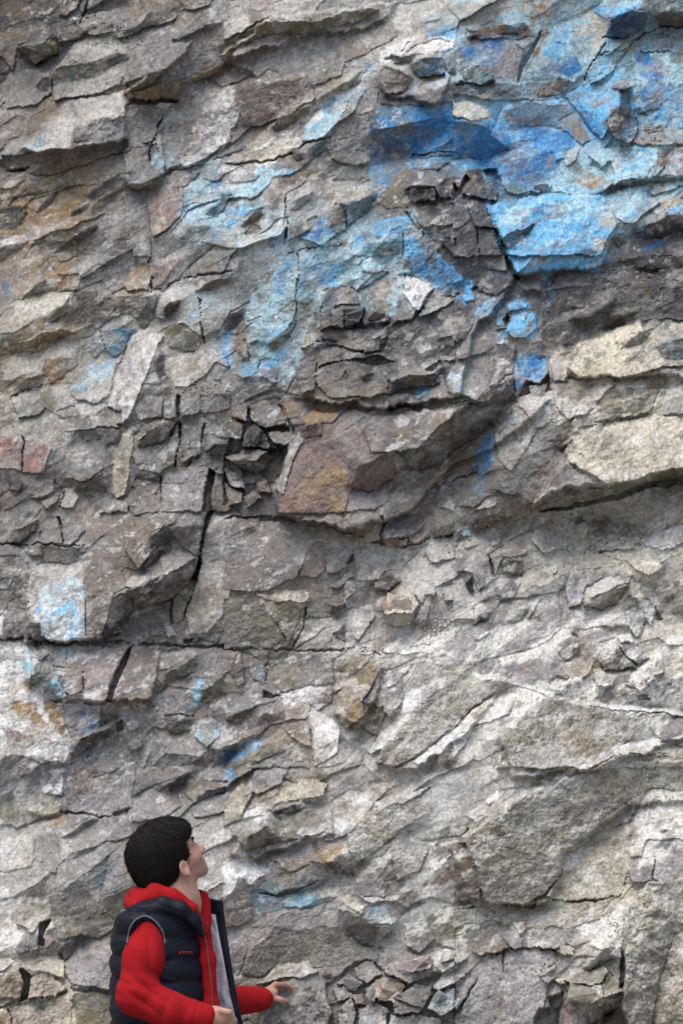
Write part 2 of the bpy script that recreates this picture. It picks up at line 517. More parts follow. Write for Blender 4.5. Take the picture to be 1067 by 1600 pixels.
H 10 235,300 255,270 265,300 250,330
F N d 5 0,220 40,200 100,310 60,390 0,400
F t B 3 90,280 140,220 200,200 230,230 190,270 110,320
C P 4 90,280 140,220 200,200 230,230 190,270 110,320
F N d 5 100,60 240,60 290,110 200,180 120,160
F N g 6 140,0 240,0 250,70 160,70
F t g 4 40,400 130,310 200,280 200,400 150,450 20,480
F N g 6 0,500 100,470 190,460 170,600 110,670 0,680
C P 3 0,540 100,540 100,640 0,640
F L d 8 160,600 190,480 280,420 300,440 290,520 240,560 180,610
F T p 9 170,600 215,470 240,470 200,590
F U d 5 110,670 180,612 280,560 290,650 200,660
F t B 6 280,500 310,460 440,480 440,540 400,590 340,580 290,630
C S 6 280,500 310,460 440,480 440,540 400,590 340,580 290,630
C S 9 385,430 410,395 415,455
H 14 300,640 340,572 400,592 445,545 455,620 380,640
F N g -6 350,600 440,590 420,650 360,650
F R g 6 415,390 440,430 465,570 455,585 430,470
F R p 6 460,460 520,450 530,580 470,580
F t c 9 530,520 600,420 700,350 870,305 880,340 1067,290 1067,470 930,530 800,560 600,570
H 6 525,535 590,570 535,570
F U v 9 780,430 860,350 940,330 860,400
F u t 9 940,420 1067,370 1067,480 980,475
C t 5 950,410 1067,370 1067,480 980,470
C o 4 780,480 880,500 800,560
C g 4 900,500 1067,470 1067,530 930,540
F N p 7 460,600 540,580 720,565 760,590 700,640 620,740 540,760 480,700
F u v 4 700,640 780,570 900,550 1000,540 940,660 900,720 720,740 650,700
F T p 5 740,590 840,570 930,580 900,610 790,610
C o 8 890,600 940,580 930,640
C t 5 760,640 860,620 880,660 780,670
F N p 5 1000,560 1067,530 1067,720 960,740 980,640
C o 4 980,640 1067,660 1067,700 970,700
F U d 2 640,770 790,750 900,720 930,735 800,775
F t c 14 515,940 580,790 720,775 940,740 1067,760 1067,960 900,1020 720,1060 650,1010 560,970
C v 3 600,850 800,830 820,950 620,920
F X v 12 380,1170 530,1110 720,1062 920,1015 1067,962 1067,1005 900,1060 600,1130 400,1186
H 14 400,1186 720,1112 920,1050 1067,1000 1067,1025 900,1080 700,1140 450,1186
F R g 4 260,1000 330,930 480,880 560,980 690,1060 560,1110 380,1150 300,1100 200,1100
C d 4 420,870 510,830 520,940 580,1010 520,1030
F N p 4 190,830 300,680 390,770 380,830 270,1000 220,950
F N p 4 290,660 440,700 480,770 390,800
F N g 3 390,800 480,770 500,850 420,870
F L B 2 105,900 180,790 190,880 170,1000 120,1010
C S 5 105,900 180,790 190,880 170,1000 120,1010
C B 5 80,1060 170,1000 160,1080 100,1110
F N g 5 185,770 270,690 260,760 215,825
C P 7 240,800 270,740 310,770
F X d 4 0,700 190,660 280,660 180,780 110,840 0,900
F N b 0 0,900 110,860 110,960 80,1000 0,1040
K 4 10 0,1040 110,990
F N g 4 0,1050 100,1000 130,1110 180,1110 100,1160 0,1150
F T p 7 100,1180 180,1120 220,1125 200,1160
C P 7 400,700 450,640 460,690
F T p 0 760,1160 1067,1040 1067,1186 760,1186
@0,2
F U b 9 50,140 80,80 180,40 160,90 90,140
F t b 9 60,90 130,40 180,38 90,85
F N g 9 190,145 200,60 275,25 290,145
F N g 7 300,150 285,30 400,20 395,90 330,155
K 5 14 277,30 295,140
K 4 10 0,150 190,148 320,158 400,165
C r 5 0,180 80,170 60,270 0,250
F N l 2 80,160 130,190 130,330 70,300
C d 4 0,260 110,300 130,560 0,570
F u b 0 190,165 370,175 380,240 200,230
F t p 4 140,240 395,240 390,300 400,600 210,600 185,510 140,510
C w 7 170,440 260,320 370,320 395,400 400,600 210,600 180,500
C P 4 170,440 260,320 370,320 395,400 400,600 210,600 180,500
C B 5 310,380 370,420 330,590 315,580 330,450 250,480
C B 6 165,470 200,400 190,460
C v 4 230,500 300,480 260,530
F N b 4 400,180 560,40 700,60 690,190 640,260 560,270 600,330 530,380 470,590 400,610
F t b 12 570,70 780,60 700,90 690,200 640,260 580,180
F X d 12 700,95 780,65 805,110 760,170 700,230 660,270 685,210
F T l 14 740,210 790,160 910,210 830,260 760,300
F u b 2 800,60 940,70 950,190 900,200 800,120
F T p 10 580,330 620,290 740,290 680,330 610,350
F U b 10 580,360 680,330 760,300 830,270 920,230 905,310 800,400 700,430 620,450 600,380
C d 5 580,360 680,330 760,300 830,270 920,230 905,310 800,400 700,430 620,450 600,380
F U d 4 470,600 530,390 570,370 620,400 620,470 560,550 500,590
F N g 0 625,460 790,415 790,510 700,560 560,590 600,540
F N p 3 920,300 960,100 1000,20 1067,20 1067,440 960,560 880,560 860,480 900,340
C o 3 950,330 1067,300 1067,430 960,450
F N g 3 800,410 880,330 850,510 800,510
H 22 950,100 975,30 990,0 960,0 940,80 925,180 930,240 905,320 880,320 918,220
K 5 14 905,330 880,420 850,510
K 4 10 795,410 795,510
F N b 5 690,510 750,500 760,570 700,580
F t p 10 755,530 790,520 820,570 780,590
H 8 850,580 900,575 890,600 855,605
K 5 12 0,590 110,580 210,605 400,615 560,605 740,615 1067,630
F U d 3 140,520 185,510 205,600 150,590
F N d 4 30,500 110,500 120,570 40,580
F L w 6 0,470 15,490 20,580 0,585
C w 8 0,590 100,600 110,780 200,840 240,870 300,960 320,1100 300,1150 150,1130 0,1110
F t w -4 0,590 100,600 110,780 200,840 240,870 290,900 300,960 320,1100 300,1150 150,1130 0,1110
C w 7 0,600 100,620 110,780 240,870 310,1000 300,1140 0,1100
C o 9 60,880 160,860 190,960 90,960
C o 9 200,880 290,920 310,1040 250,1030
C r 7 20,1020 70,1000 190,1060 150,1085 60,1050
C b 6 0,650 90,640 60,690 0,700
C o 7 20,760 110,780 180,830 60,850
C o 4 100,960 240,960 250,1060 160,1050
F L P 6 100,690 130,615 150,700 140,800 115,770
F N g 4 145,620 310,615 305,720 260,720 180,680
F u t 5 140,790 170,700 230,660 260,760 320,860 250,870 200,820
C B 5 230,760 280,770 320,860 260,860
C P 7 305,620 350,625 340,690 305,700
F N b 6 290,760 350,680 390,680 385,830 330,850 300,830
F N r 6 390,700 430,630 590,615 560,720 490,875 390,865
C l 5 390,700 430,630 590,615 560,720 490,875 390,865
F N b 6 520,870 560,750 610,625 740,640 720,780 700,900 600,895
C r 4 520,870 560,750 610,625 740,640 720,780 700,900 600,895
H 14 590,640 610,620 580,720 530,830 515,880 490,880 510,800
F T p 3 740,650 880,640 900,660 800,720 740,740
F U v 3 730,850 770,750 880,690 920,650 900,740 780,800
H 7 240,870 380,845 390,870 490,880 490,892 260,882
F N l -6 290,882 390,880 410,1000 390,1040 330,1050 300,960
C S 7 395,880 465,880 450,920 460,990 410,1020
F U l -8 470,890 540,890 550,970 460,990
F U d 10 350,1070 450,1020 530,970 545,1010 430,1080 350,1130 330,1110
F t g 10 345,1065 450,1005 530,962 540,985 450,1022
C t 6 330,1050 370,1080 370,1120 335,1115
H 10 540,990 570,970 572,1010 545,1018
F N l 4 560,940 620,920 650,990 600,1020 570,980
F N g 4 580,1040 650,1020 660,1080 610,1110
F t g 0 420,1110 560,1040 650,1186 350,1186
C l 4 350,1120 560,1060 650,1186 350,1186
F U v 2 950,830 1067,720 1067,830 960,880
C B 6 870,880 920,780 960,780 930,850 880,910
C P 4 840,930 900,800 960,780 920,900
F T P 5 900,1040 920,980 980,960 1025,990 1020,1040 960,1090
C v 3 900,1040 920,980 980,960 1025,990 1020,1040
F U b 5 780,1010 840,960 885,960 880,1010 800,1030
F N g 4 670,960 760,940 770,1010 700,1000
K 3 7 760,942 900,942
F U t 0 980,1186 1010,1100 1067,1080 1067,1150
C n 6 980,1186 1010,1100 1067,1080 1067,1150
F u d 2 890,1160 960,1090 1010,1090 960,1186
F L p 4 650,1186 680,1080 710,1040 700,1100 670,1186
@1,2
K 4 12 0,28 160,18 380,40 470,62 560,95 640,140 735,152
K 4 12 735,160 860,150 1000,118 1067,100
H 6 160,20 220,15 225,45 165,45
H 5 225,25 370,20 330,50 230,48
F N l 3 0,60 160,50 330,80 420,130 340,300 200,370 0,360
C b 4 0,60 160,50 330,80 420,130 340,300 200,370 0,360
C v 5 150,170 230,110 260,130 180,190
F u d 1 90,90 130,65 150,90 100,110
F R b 4 350,310 390,170 450,150 500,180 470,270 430,310
C r 4 350,310 390,170 450,150 500,180 470,270 430,310
F r l 5 450,160 560,130 600,180 560,260 480,290
H 5 560,240 590,200 600,230
C o 4 560,90 740,60 720,150 620,140
F T c 2 380,90 460,60 700,150 580,170 420,130
C o 3 380,90 460,60 700,150 580,170 420,130
F T l 12 735,70 780,30 930,10 960,20 900,90 820,110 740,140
C d 4 735,70 780,30 930,10 960,20 900,90 820,110 740,140
F U r 9 740,138 820,112 850,150 760,175
F t r 9 860,130 940,70 960,110 880,145
F U v 12 970,110 1000,70 1060,50 1060,90 1010,115
K 4 14 730,20 740,60 725,100 735,150
K 5 12 815,115 855,110 858,150
F N p 2 600,180 760,160 900,180 820,260 760,270 700,300 620,320
F t p 7 665,310 690,270 750,260 720,310
F U r 9 695,340 720,300 780,285 810,320 760,365 710,370
F t l 9 490,350 590,260 600,300 520,360
F l p 12 555,340 580,310 610,340 605,380 565,400
F t b 12 485,430 510,380 550,375 562,430 520,440
F U d 12 488,432 520,440 562,430 565,470 520,475 490,462
F T o 16 730,420 780,360 820,330 860,350 900,420 870,470 740,470
C r 3 730,420 780,360 800,400 760,470
F U v 16 740,472 870,470 860,520 800,545 760,520
F t l 8 870,330 960,290 980,380 910,410 880,380
F L p 8 880,500 930,380 960,380 930,530
F t p 7 1010,350 1067,330 1067,410 1020,400
F t p 8 930,180 960,130 1067,110 1067,210 960,240
F N g 0 0,400 380,400 370,520 310,640 0,640
C v 5 0,420 380,400 370,520 310,640 100,640
F N c 2 180,420 380,400 300,610
C v 6 180,420 380,400 300,610
K 4 9 380,440 370,520 320,620
K 3 6 240,500 290,600
C r 5 180,450 220,470 200,560
C S 3 140,600 160,590 150,630
F T r 5 150,385 380,365 400,390 380,410 200,410
C c 6 150,385 380,365 400,390 380,410 200,410
F t p 4 560,460 680,420 700,480 620,600 590,560
F u d 3 500,560 560,520 560,600
K 4 8 0,640 150,645 310,635 560,640 720,650
F T b 4 600,640 700,620 690,660 640,665
F N r 4 20,670 80,650 100,790 50,800 20,730
C d 4 20,670 80,650 100,790 50,800 20,730
K 4 10 200,690 195,780
F N g 4 210,690 500,670 510,800 260,830
C v 5 210,690 500,670 510,800 260,830
C w 7 440,690 470,670 480,690 450,705
F N g 3 110,680 190,690 180,790 130,770
C S 3 140,700 180,740 170,780
F N v 2 0,740 50,760 80,830 0,840
F t l 4 0,850 180,830 270,860 275,960 160,1030 0,1090
F U d 4 0,960 160,900 60,990
F u l 4 150,1000 180,940 270,920 275,960
F T g 5 0,860 160,880 250,870 150,905 20,940
H 8 180,835 260,850 210,862 185,862
F t w 4 270,840 400,800 520,800 500,880 380,960 280,960
F R r 6 430,890 440,850 500,810 500,885
F T w 4 515,840 520,740 580,730 580,780
F T w 3 390,960 400,900 500,960 540,1000 530,1110 420,1186 410,1050
F N q 2 520,690 600,660 690,670 600,750 530,720
F N g 8 640,880 740,740 820,760 830,870 760,960 700,900
F L o 16 510,920 530,840 600,750 720,690 740,720 680,800 640,880 650,950 570,1000 530,970
C v 4 510,920 530,840 600,750 720,690 740,720 680,800 640,880 650,950 570,1000 530,970
F U v 10 690,960 700,930 740,910 730,990
F T w 3 720,650 760,620 900,540 1000,600 960,660 830,650
F T w 6 750,790 870,690 880,700 800,790 760,810
F u q 8 770,1020 850,900 990,850 1067,800 1067,990 940,1090 860,1150 760,1186 700,1160
F T w 4 660,1110 740,1010 820,920 830,840 1067,740 1067,780 900,880 830,990 720,1110 680,1120
F T w 6 870,1160 960,1090 1067,1010 1067,1080 900,1170
F U d 6 950,1186 990,1130 1067,1090 1067,1186
F t p 5 830,570 960,560 950,620 850,620
F U n 2 0,1186 0,1110 60,1070 100,1070 30,1140
F T B 4 30,1186 60,1130 120,1060 180,1040 150,1080 60,1160
F t v 6 120,1160 180,1080 290,1040 340,1070 300,1110 180,1150
F t l 4 100,1186 180,1150 340,1080 390,1120 400,1186
F N b 5 270,990 330,970 400,1000 400,1080 330,1060
@2,2
F X v 9 90,100 130,20 300,0 200,50 130,70
F U d 10 0,100 40,80 45,120 10,125
F N P 10 45,80 90,80 80,120 45,120
F t p 7 50,170 60,130 120,95 150,140 80,170
F T b 8 165,140 250,105 260,120 180,155
F t p 7 360,130 380,90 500,90 580,120 560,150 420,190
F T b 2 490,20 760,40 900,60 880,110 660,120 620,60
F U d 8 575,20 600,10 600,45 575,50
F R p 14 570,60 600,45 625,110 600,140
F T p 12 660,150 760,135 835,125 840,165 670,185
F T c 10 620,200 760,180 935,185 970,260 900,290 850,270 800,220
F U d 8 900,290 968,258 955,200 985,220 980,275
F T w 6 860,120 1067,50 1067,130 960,180 900,160
C l 4 860,120 1067,50 1067,130 960,180 900,160
F N l 7 20,270 100,180 160,190 190,310 120,370 90,290
H 10 165,200 180,230 200,310 185,300
H 10 60,350 90,310 100,400 80,385
F N b 6 180,190 250,140 330,130 350,190 230,210 200,290
F U d 9 230,240 250,210 330,220 320,280 240,280
F t p 5 0,310 50,320 90,410 100,500 0,500
F N l 6 190,320 260,300 320,320 280,400 200,390
C d 4 190,320 260,300 320,320 280,400 200,390
F u r 4 100,420 200,400 180,470 100,510
F U b 8 95,520 110,480 170,460 160,500
F T c 3 340,330 480,180 640,180 800,220 740,250 560,270 400,350
F L w 8 460,280 475,215 485,250 480,285
C l 5 250,500 400,390 520,380 780,450 840,570 740,600 600,640 480,700 300,730 130,720 200,600
F l l 5 520,360 560,280 700,260 830,290 810,340 720,300 620,330 590,440 540,450
C d 3 520,360 560,280 700,260 830,290 810,340 720,300 620,330
F T p 6 640,340 720,300 810,335 700,380 630,400
F U v 6 600,440 720,370 820,345 760,420 680,445
C S 2 560,370 640,330 600,440
F R d 10 770,430 820,390 890,490 870,560 850,580 790,490
F N p 8 860,400 910,400 930,450 920,530 890,490
C c 7 810,340 840,310 900,360 840,390
H 8 935,430 970,500 940,505
F U d 4 250,510 310,440 350,440 310,490
F L g 6 340,480 390,390 410,400 355,490
F U g 5 490,640 540,590 580,600 580,660 520,690
F U d 6 545,560 560,530 580,535 575,570
F T p 10 750,570 820,560 840,600 770,600
F u b 10 680,690 750,580 780,650 850,720 700,730
F R l 9 760,600 850,620 910,680 860,710 800,660
C d 4 760,600 850,620 910,680 860,710 800,660
F T p 8 650,730 770,740 740,800 700,810 660,800
F l c 7 590,740 650,660 680,640 640,740 600,780
H 5 440,790 480,750 540,770 500,820 450,810
F R l 8 880,740 910,730 935,790 900,800
F N b 6 790,740 880,740 900,800 870,830 800,790
C c 7 930,560 1067,480 1067,720 1000,770 920,740
F T c 3 930,560 1067,480 1067,600 1000,620
F u b 2 950,400 1067,330 1067,440 970,480
F N b 8 930,700 970,690 980,750 930,760
H 6 850,850 900,840 910,870 860,870
F u q 7 0,740 90,720 230,770 200,830 100,900 0,1000
C c 6 0,700 70,720 0,780
F T w 6 0,1000 90,920 220,830 300,850 260,940 100,980 50,1080 0,1140
C c 4 0,1000 90,920 220,830 300,850 260,940
F N q 9 290,960 400,860 740,920 900,960 860,1040 760,1090 640,1150 560,1186 200,1186 260,1050
C v 3 290,960 400,860 740,920 900,960 860,1040 760,1090 640,1150 560,1186 200,1186 260,1050
C v 4 600,1140 620,1080 700,1090 660,1140
C d 4 740,940 800,940 800,990 750,990
F N l 7 900,960 1067,960 1067,1080 1020,1090 940,1030
F T w 7 90,742 200,752 400,828 520,862 760,895 1067,928 1067,950 740,915 480,875 300,800 100,760
F T w 5 260,1000 330,910 420,850 430,860 340,920 280,1010
F t c 6 720,1110 860,1050 1040,1080 1030,1130 900,1110 760,1120
F T w 6 560,1186 720,1100 870,1050 890,1065 760,1115 620,1186
F u q 8 640,1186 760,1120 900,1115 1067,1150 1067,1186
@0,3
F N l 2 290,40 630,0 610,190 400,205 300,200
C c 3 420,50 520,50 500,120 420,100
F N w 3 190,60 220,0 300,0 290,130 200,110
C o 7 250,60 265,50 260,100
C w 8 0,90 50,85 110,130 90,170 40,130
F T v 5 0,115 80,170 125,260 0,270
F N c 3 120,160 200,130 290,140 280,200 200,230 130,200
K 4 9 290,200 510,215 600,190
H 7 520,205 600,185 590,220 530,225
F N g 4 620,130 650,0 800,0 850,30 720,80
F U d 3 750,90 850,30 900,20 840,90 760,120
F T l 5 610,240 620,150 720,110 820,120 850,180 760,230 640,250
C B 6 1000,40 1067,10 1067,80 1030,80
F t v 5 850,100 900,60 1067,60 960,100 900,170
F U d 4 900,165 960,105 1067,85 1000,120 930,165
F t g 3 880,190 960,130 1067,110 1067,180 1000,220 900,230
C w 5 0,270 110,265 160,340 150,450 60,490 0,480
F t c 3 0,270 110,265 160,340 150,450 60,490 0,480
C o 5 0,390 100,400 50,470 0,470
C w 6 0,0 170,0 150,120 110,180 60,120 0,100
C w 5 0,240 110,265 160,340 150,450 60,500 0,480
C w 5 0,560 230,590 250,700 100,860 0,850
C o 6 215,220 280,220 270,290 220,280
F N g 3 160,330 260,310 280,420 260,500 170,450
F N p 4 160,390 190,400 200,440 165,430
F U g 2 280,330 420,230 450,240 330,320
F T g 2 270,460 500,340 580,350 480,420 300,560
C t 7 440,380 520,400 580,520 530,580 430,540
C B 3 430,480 500,470 500,580 440,580
C S 3 440,520 480,500 480,560 450,560
F l c 6 80,600 210,590 240,690 150,760 80,730
C l 5 0,600 80,630 60,700 0,700
C w 5 0,640 60,640 50,700 0,700
F N g 6 70,840 120,760 190,770 180,830 90,870
H 18 185,720 235,700 203,770 207,820 180,815
F N r 5 200,780 240,770 260,800 220,830
F u v 5 220,590 400,560 540,720 520,760 400,790 270,790
C l 3 220,590 400,560 540,720 520,760 400,790
F U d 5 270,840 330,790 410,780 400,820 300,890
F T l 8 380,860 460,820 530,800 530,870 450,900
F t l 9 300,950 310,880 380,830 400,870 530,880 530,1030 330,1010
H 5 330,1024 530,1034 530,1048 340,1036
F N v 2 340,1045 540,1050 540,1186 380,1186 340,1100
F N p 4 510,750 590,650 580,720
F t c 9 105,900 200,875 300,890 300,980 200,940 150,945
F N c 9 140,970 200,940 310,1020 260,1060 130,1075
C r 6 140,970 200,940 310,1020 260,1060 130,1075
F N c 9 0,950 100,960 100,1060 0,1080
C o 5 0,950 100,960 100,1060 0,1080
F N c 7 45,1120 210,1080 320,1040 350,1186 80,1186
C r 4 45,1120 210,1080 320,1040 350,1186 80,1186
F N c 6 0,1110 30,1110 80,1186 0,1186
C o 5 0,1110 30,1110 80,1186 0,1186
F u d 4 70,1092 230,1062 200,1120 130,1110
H 22 90,935 110,930 145,970 130,1070 95,1090 100,1050 115,990
K 5 12 0,1100 100,1085 310,1040
K 4 10 35,1110 80,1180
F T p 5 0,890 50,880 70,890 20,950 0,950
@1,3
C B 8 0,130 0,0 60,0 40,80 10,130
C n 4 20,100 80,0 60,0 10,100
F t v 5 0,270 0,160 80,60 140,100 80,230
C c 4 0,270 0,160 80,60 140,100 80,230
F T l 4 100,90 140,10 300,0 270,60 160,125
F T c 3 230,170 260,110 380,60 480,60 460,130 330,150
F t g 9 30,280 220,230 350,160 520,190 500,280 380,330 250,340 100,375 40,310
C v 4 30,280 220,230 350,160 520,190 500,280 380,330 250,340 100,375 40,310
F U v 9 100,375 120,320 200,270 260,330 180,360
F U d 9 220,210 340,160 345,200 260,235
F T w 2 0,430 70,390 130,420 200,490 130,540 70,500 50,560 0,620
F T w 3 70,230 130,190 220,180 190,230
F t q 5 570,250 700,190 960,90 960,200 850,270 740,350 620,450 570,380
F t q 4 770,380 850,300 960,350 900,480 800,520
C p 5 770,380 850,300 960,350 900,480 800,520
F T w 5 460,330 530,250 600,130 700,80 830,60 700,150 620,260 500,330
F T w 5 690,150 960,80 830,170 720,190
C w 8 470,0 500,0 500,70 480,80
C w 8 860,330 930,280 980,400 970,480 940,480 930,400
C w 8 960,230 1067,150 1067,300 1020,360
F u b 4 970,480 1067,400 1067,620 970,610
C o 4 970,480 1067,400 1067,620 970,610
F t o 4 400,440 420,390 500,340 560,380 480,450
F U d 7 480,450 540,400 580,430 600,490 520,480
C w 4 500,430 560,390 600,420 540,410
F T g 3 200,400 330,370 400,450 300,490
F t t 3 150,560 280,500 380,470 410,500 380,550 230,580
C v 5 150,560 280,500 330,490 300,540 230,570
C o 4 240,530 330,500 290,540
C B 4 130,590 270,600 200,640 150,720 130,660
F T P 2 270,610 420,560 430,590 400,630 280,650
C B 6 270,610 420,560 430,590 400,630 280,650
C t 5 120,560 300,520 420,480 540,560 500,660 300,660 130,700
C t 7 420,640 500,600 530,630 480,665
F T c 2 440,570 530,550 520,600 450,610
K 4 8 160,582 330,580 440,510
F N c 4 540,620 570,590 650,640 640,680 560,640
F N P 4 650,690 680,650 750,650 790,720 670,720
C t 5 690,670 730,650 750,680 710,690
F U d 6 530,650 640,690 690,750 740,830 640,820 560,740
C l 3 530,650 640,690 690,750 740,830 640,820 560,740
F U d 7 670,730 790,725 760,790 720,770
F N l 2 120,740 340,650 530,660 530,740 250,740
F u q 4 80,960 130,840 240,740 530,740 630,860 590,910 400,920 250,900 170,960
F N b 4 0,670 80,570 130,600 130,700 60,760 0,740
F N l 2 10,760 130,700 100,880 60,980 20,900
F N l 4 630,500 760,540 740,600 640,590
F T p 5 620,590 740,600 820,580 800,620 680,630
C S 4 840,690 880,680 860,720
F N g 5 840,720 940,700 980,800 900,850 840,820
F N v 4 980,820 1020,720 1067,700 1067,840
H 7 470,1000 600,900 700,900 760,960 1067,940 1067,1186 480,1186
F T p 14 150,1000 250,900 380,900 440,940 380,990 300,970
F N g 14 180,1120 240,1010 330,980 440,945 470,1060 500,1120 470,1186 180,1186
F N b 10 450,930 490,920 495,960 460,965
F t g 9 520,990 580,940 650,1000 600,1020
F N g 5 600,920 690,900 730,960 660,1000 620,970
F T r 16 735,940 780,850 830,845 965,890 960,930 870,950 800,930
F N r 16 735,942 800,930 870,950 960,932 955,960 870,995 760,965
C l 4 735,940 780,850 830,845 965,890 960,940 870,990 760,965
F T w 14 970,870 1030,840 1067,860 1067,910 1010,940 970,910
F N o 12 700,990 760,970 840,1000 810,1060 720,1090 700,1040
C d 3 700,990 760,970 840,1000 810,1060 720,1090 700,1040
F L g 12 650,1030 700,1000 720,1060 690,1090
F t g 14 780,1070 880,1000 960,1000 960,1060 900,1130 790,1130
F t p 10 965,1010 1010,940 1067,920 1067,1000 980,1030
F t g 12 940,1110 990,1035 1067,1020 1067,1120 1000,1150
C P 2 940,1110 990,1035 1067,1020 1067,1120 1000,1150
F N r 10 590,1060 640,1050 660,1100 610,1110
F t g 12 520,1110 590,1060 610,1140 560,1186
F N g 10 500,1020 560,1010 600,1060 530,1080
F t g 12 620,1120 700,1090 760,1110 740,1186 620,1186
C B 4 570,1186 640,1110 700,1186
F t p 10 770,1140 900,1140 1000,1160 1067,1186 740,1186
@2,3
C p 6 0,100 120,0 340,0 480,60 350,130 100,250 0,370
F u q 11 0,380 100,250 350,130 620,0 1067,0 1067,90 900,100 850,180 810,250 690,300 520,400 500,480 430,580 340,630 150,620 130,560 60,400
F t p 8 100,250 350,130 340,90 200,130 60,220
F T w 7 150,160 210,100 215,130 170,180
F T w 8 470,40 560,0 600,0 490,60
F u b 4 0,350 60,350 120,480 130,600 0,610
C o 3 0,400 60,380 110,480 20,500
F t c 4 500,490 520,400 600,350 700,290 810,245 830,400 790,560 760,600 480,620 430,590
C v 3 500,490 520,400 600,350 700,290 810,245 830,400 790,560
C o 6 720,440 760,480 740,520
C o 6 530,430 550,440 540,480
F T c 4 840,220 880,150 930,100 1067,90 1067,300 900,330 870,400 820,420 830,260
C w 4 840,220 880,150 930,100 1067,90 1067,300 900,330 870,400 820,420
H 4 960,290 1000,280 980,320
C v 5 890,210 930,210 930,250 900,240
F N l 4 890,340 1067,330 1067,480 960,530 930,510
C p 4 890,340 1067,330 1067,480 960,530 930,510
F t l 7 810,470 860,420 920,470 920,520 830,540
K 4 9 935,410 925,500
F N q 4 0,650 150,640 240,700 120,720 0,740
C t 5 0,690 100,670 60,730 0,740
F t q 3 160,632 480,630 760,610 700,680 560,740 430,750 240,720
C o 7 540,650 580,640 585,695 550,690
K 4 9 0,645 150,625 340,635 480,620 760,600
F T c 6 640,780 700,650 760,600 790,780 780,830 700,850 640,820
C w 4 640,780 700,650 760,600 790,780 780,830 700,850 640,820
F N l 7 0,1186 60,1050 110,960 130,900 230,860 470,840 480,900 400,960 440,1010 430,1070 350,1186
C w 3 280,960 350,880 360,960 310,1000
K 4 9 240,870 230,980
F N l 4 420,740 600,740 640,800 560,830 500,790
F L b 14 90,850 110,790 150,775 150,860 130,875
F t b 14 150,780 190,775 250,830 270,850 210,865 150,850
F t l 13 200,740 260,740 330,790 320,830 280,850 240,800
F t r 12 275,720 330,710 340,740 310,765
F t l 12 345,830 330,770 400,740 490,790 510,820 460,835
K 4 12 150,862 210,868 270,852 330,832 470,838
F t p 12 0,870 60,850 70,880 20,910
F N g 9 0,920 40,920 60,960 10,1000
F L g 10 0,1100 60,980 100,960 90,1010 20,1130
K 4 9 20,1130 90,1020 110,970
F T c 18 480,840 540,820 565,840 520,880
F T c 14 395,945 480,920 470,940 400,960
F T c 13 470,990 600,930 610,950 500,1010
F N l 11 400,960 470,940 480,980 440,1010
F U l 12 605,925 640,880 720,840 780,880 700,900 620,940
C d 5 605,925 640,880 720,840 780,880 700,900 620,940
F t P 16 720,830 750,830 785,870 770,890
H 16 780,850 800,890 790,1000 770,1030 780,900
F t g 12 730,940 790,930 800,980 760,1020
H 14 440,1060 510,1040 510,1100 490,1130 450,1100
H 12 360,1186 400,1110 490,1110 480,1186
F t g 10 450,1050 470,1010 500,1010 500,1050
H 24 640,1180 770,1100 830,1186 640,1190
F T v 24 510,980 600,940 700,925 722,950 680,1005 560,1005
F N v 24 515,990 560,1005 690,1008 700,1060 620,1110 540,1080
F R v 20 690,1000 722,950 790,1040 700,1060
F X d 18 620,1110 700,1060 780,1050 770,1110 640,1175
F N r 12 500,1100 540,1090 620,1170 600,1186 510,1186
F r q 18 790,1080 800,950 790,700 870,550 920,530 1040,520 1067,480 1067,1186 820,1186 770,1100
F L q 16 1067,560 1020,780 950,1000 900,1186 1067,1186
C b 4 850,950 960,900 900,1100 860,1080
H 26 640,1186 700,1140 775,1105 800,1150 835,1186
H 20 365,1186 400,1115 490,1105 485,1186
H 16 440,1060 500,1045 505,1100 485,1125 450,1100
H 14 778,860 798,890 792,1000 772,1030
"""
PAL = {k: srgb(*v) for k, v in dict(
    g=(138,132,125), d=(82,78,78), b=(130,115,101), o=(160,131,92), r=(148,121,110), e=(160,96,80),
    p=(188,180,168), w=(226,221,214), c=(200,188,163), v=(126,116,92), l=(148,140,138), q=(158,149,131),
    B=(96,176,220), S=(42,124,182), P=(164,200,210), t=(102,130,132), n=(44,74,112)).items()}  # d: charcoal rock, also the shade painted under ledges and in gaps
STEP = 1.5
X0, X1, Y0, Y1 = -200.0, 1270.0, -200.0, 1800.0
gx_ = np.arange(X0, X1, STEP); gy_ = np.arange(Y0, Y1, STEP)
W, H = len(gx_), len(gy_)
GX, GY = np.meshgrid(gx_, gy_)
rng = np.random.default_rng(11)

KX = np.fft.rfftfreq(W, STEP)[None, :]; KY = np.fft.fftfreq(H, STEP)[:, None]
def spectral(lo, hi, beta=1.0, ang=0.0, aniso=1.0):
    """band-limited noise, unit variance, wavelengths lo..hi px, stretched along ang"""
    ca, sa = math.cos(ang), math.sin(ang)
    k = np.sqrt(((KX*ca+KY*sa)*aniso)**2 + (-KX*sa+KY*ca)**2) + 1e-9
    amp = k**(-beta-1)*np.exp(-(k*lo)**4*0.05)*(1-np.exp(-(k*hi)**2))
    n = np.fft.irfft2(np.fft.rfft2(rng.standard_normal((H, W)))*amp, s=(H, W))
    n -= n.mean(); return (n/n.std()).astype(np.float32)

